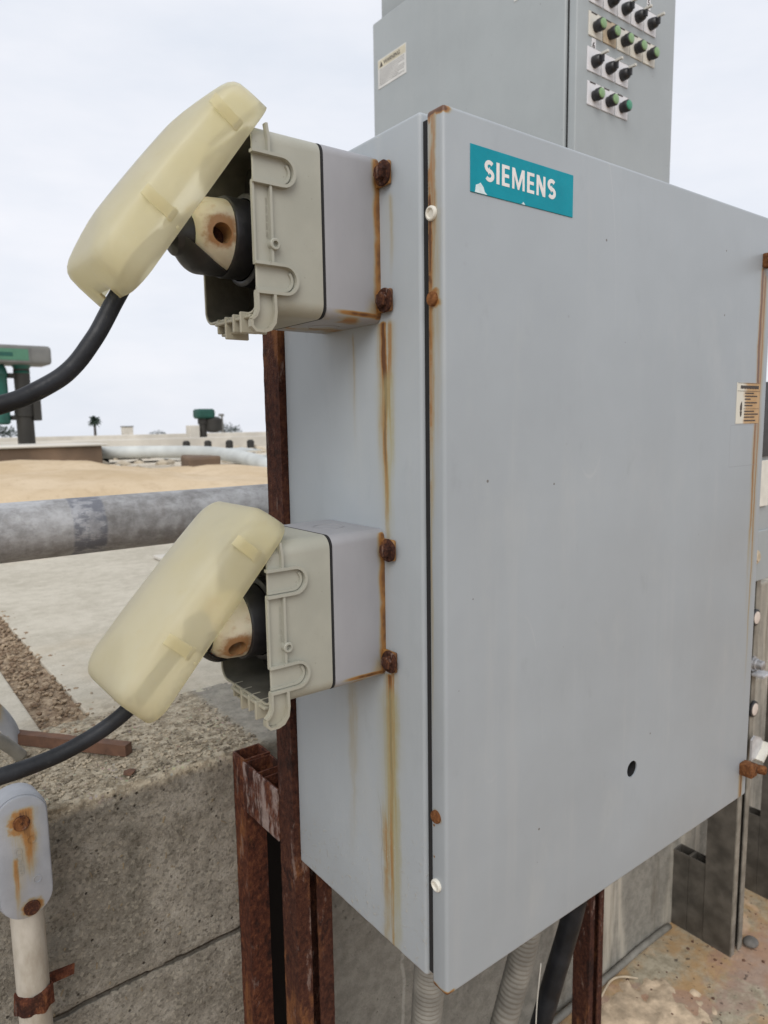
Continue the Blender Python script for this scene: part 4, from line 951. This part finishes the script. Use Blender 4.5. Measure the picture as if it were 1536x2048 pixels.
def bush(name, label, x, y, wd, ht, n, cat='tree'):
    p = thing(name, label, cat, (x, y, tzt(x, y)), 'trees on the skyline')
    MB().lathe((0, 0, 0), (0, 0, 1), [(0, .25), (ht*.5, .15)], 8).build('trunk', 'trunk', p, smooth=True)
    mb = MB()
    for i in range(n):
        a = random.uniform(0, 2*PI); u = random.random()**.5; c = Vector((math.cos(a)*u*wd/2, math.sin(a)*u*wd/2, ht*(.35+.5*random.random()*(1-u*u*.7))))
        for k in range(6):
            d_ = Vector((random.gauss(0, 1), random.gauss(0, 1), random.gauss(0, .8)))*wd*.03; e = d_.orthogonal().normalized()*wd*.03; q = c+d_; mb.add([q, q+e, q+d_*.8+e*.5], [(0, 1, 2)])
    mb.build('crown', 'leaf', p); return p
bush('round_tree', 'low dark tree clump on the skyline right of the large pump', 22, 160, 13, 3.6, 260)
bush('round_tree', 'slim dark tree touching the column of the large pump', 13.2, 100, 2.6, 3.6, 160)
bush('round_tree', 'dark shrub clump on the skyline beside the rusty post', 51, 110, 5.5, 2.6, 200)
bush('round_tree', 'tiny dark shrub on the skyline midway to the small pump', 47, 130, 3.0, 1.7, 120)
p = thing('lamp_mast', 'thin pale mast on the skyline near the rusty post', 'mast', (48.4, 105, tzt(48, 105))); MB().lathe((0, 0, 0), (0, 0, 1), [(0, .3), (3.6, .14)], 8).build('pole', 'pumpgrey', p); MB().bbox(-.5, .3, -.2, .2, 3.3, 3.7, .05, 1).build('lamp_head', 'pumpgrey', p)
p = thing('skyline_hut', 'small pale hut on the skyline beyond the sand', 'hut', (35, 110, tzt(35, 110))); MB().bbox(-.6, .6, -1, 1, 0, 1.9, .05, 1).build('wall', 'paleconc', p); MB().bbox(-.7, .7, -1.1, 1.1, 1.9, 2.05, .02, 1).build('roof', 'pumpgrey', p)
# low walls and channels of the basins
def lowwall(name, label, x0, x1, y0, y1, z0, z1, mat, cat='wall'):
    o = MB().bbox(x0, x1, y0, y1, z0, z1, .02, 1).build(name, mat); o.data.transform(Matrix.Translation((-(x0+x1)/2, -(y0+y1)/2, -z0))); o.location = ((x0+x1)/2, (y0+y1)/2, z0); return tag(o, label, cat)
lowwall('basin_wall', 'low brown basin wall left behind the sand mound', -9, 4.1, 15.5, 15.9, -.4, .22, 'brownwall')
lowwall('basin_coping', 'pale coping slab along the top of the brown basin wall', -9, 4.2, 15.4, 17.2, .222, .27, 'paleconc', 'coping')
lowwall('basin_wall', 'pale low wall running across beyond the large pump', -30, 40, 33, 34, -.6, .02, 'paleconc')
lowwall('basin_wall', 'farthest pale low wall under the skyline', -60, 90, 62, 64, -1.2, -.12, 'paleconc')
p = thing('pale_pipe', 'wide pale pipe curving down to the right behind the sand', 'pipe', (6, 14.5, 0))
loc_build(MB().tube(catmull([(3.2, 17.5, .03), (4.2, 16.2, .05), (5.2, 14.9, .06), (5.75, 13.6, .05), (5.75, 12.2, .0), (5.5, 10.9, -.05), (5.3, 10.0, -.12), (5.2, 9, -.3)], 10), .135, 20), 'pipe_wall', 'whitepipe', p, smooth=True)
mb = MB()
for i in range(420):
    x = random.uniform(-3, 16); y = random.uniform(11.2, 31); stone(mb, (x, y, tzt(x, y)+.0), random.choice((.04, .06, .09, .14, .22)), i, random.choice((.4, .6, 1.1)))
tag(mb.build('yard_debris', 'stone2'), 'scattered clods and debris on the far yard', 'debris', kind='stuff')
mb = MB()
for i in range(70):
    x = random.uniform(-2, 18); y = random.uniform(12, 32); stone(mb, (x, y, tzt(x, y)+.02), random.choice((.05, .08, .12)), i+900, 1.0)
tag(mb.build('dark_debris', 'pumpdark'), 'dark scraps strewn over the far yard', 'debris', kind='stuff')
for k, (x, y, a, l_, w_) in enumerate(((2.2, 12.2, .3, 2.6, .9), (4.6, 18.5, -.2, 4.5, 1.4), (8.5, 22, .25, 5.5, 1.5), (7.4, 14.5, .1, 3.2, .9), (1.2, 19.5, .1, 4, 1.0))):
    mb = MB(); rs = []
    for i in range(13):
        u = i/12-.5; rs.append([Vector((u*l_, v_*w_, .10+.07*noise.noise(Vector((u*5+k, v_*3, k)))+.05*math.sin(u*7+k)+dz)) for v_, dz in ((-.5, 0), (-.17, .03), (.17, .03), (.5, 0), (.5, -.04), (-.5, -.04))])
    o = mb.rings(rs, True, True, True).build('pale_sheet', 'whitepipe', smooth=False, loc=(x, y, tzt(x, y)+.06)); o.rotation_euler = (0, 0, a)
    tag(o, ('bent pale sheet just behind the sand mound', 'long pale sheet behind the curved pipe', 'widest pale sheet before the small pump', 'pale sheet right of the curved pipe', 'pale sheet behind the brown basin wall')[k], 'sheet', 'bent pale sheets on the yard')
p = thing('pipe_shade', 'brown block standing in for the shading under the wide pale pipe', 'block', (4.95, 12.2, -.35)); loc_build(MB().bbox(4.62, 5.25, 12.0, 12.4, -.35, .06, .05, 2).jit(.05, 4), 'shade_body', 'brownwall', p)  # block added as the dark brown shading below the pipe
for i in range(4):
    x = 6.3+i*.45; o = MB().lathe((0, 0, 0), (0, 0, 1), [(0, .09), (.16, .09), (.2, .05)], 10).build('bollard_cap', 'pumpdark', loc=(x, 16.2-.25*i, .06-.0*i)); tag(o, 'small dark cap in the row above the wide pale pipe, %s from the left' % ('first', 'second', 'third', 'fourth')[i], 'cap', 'dark caps above the pale pipe')
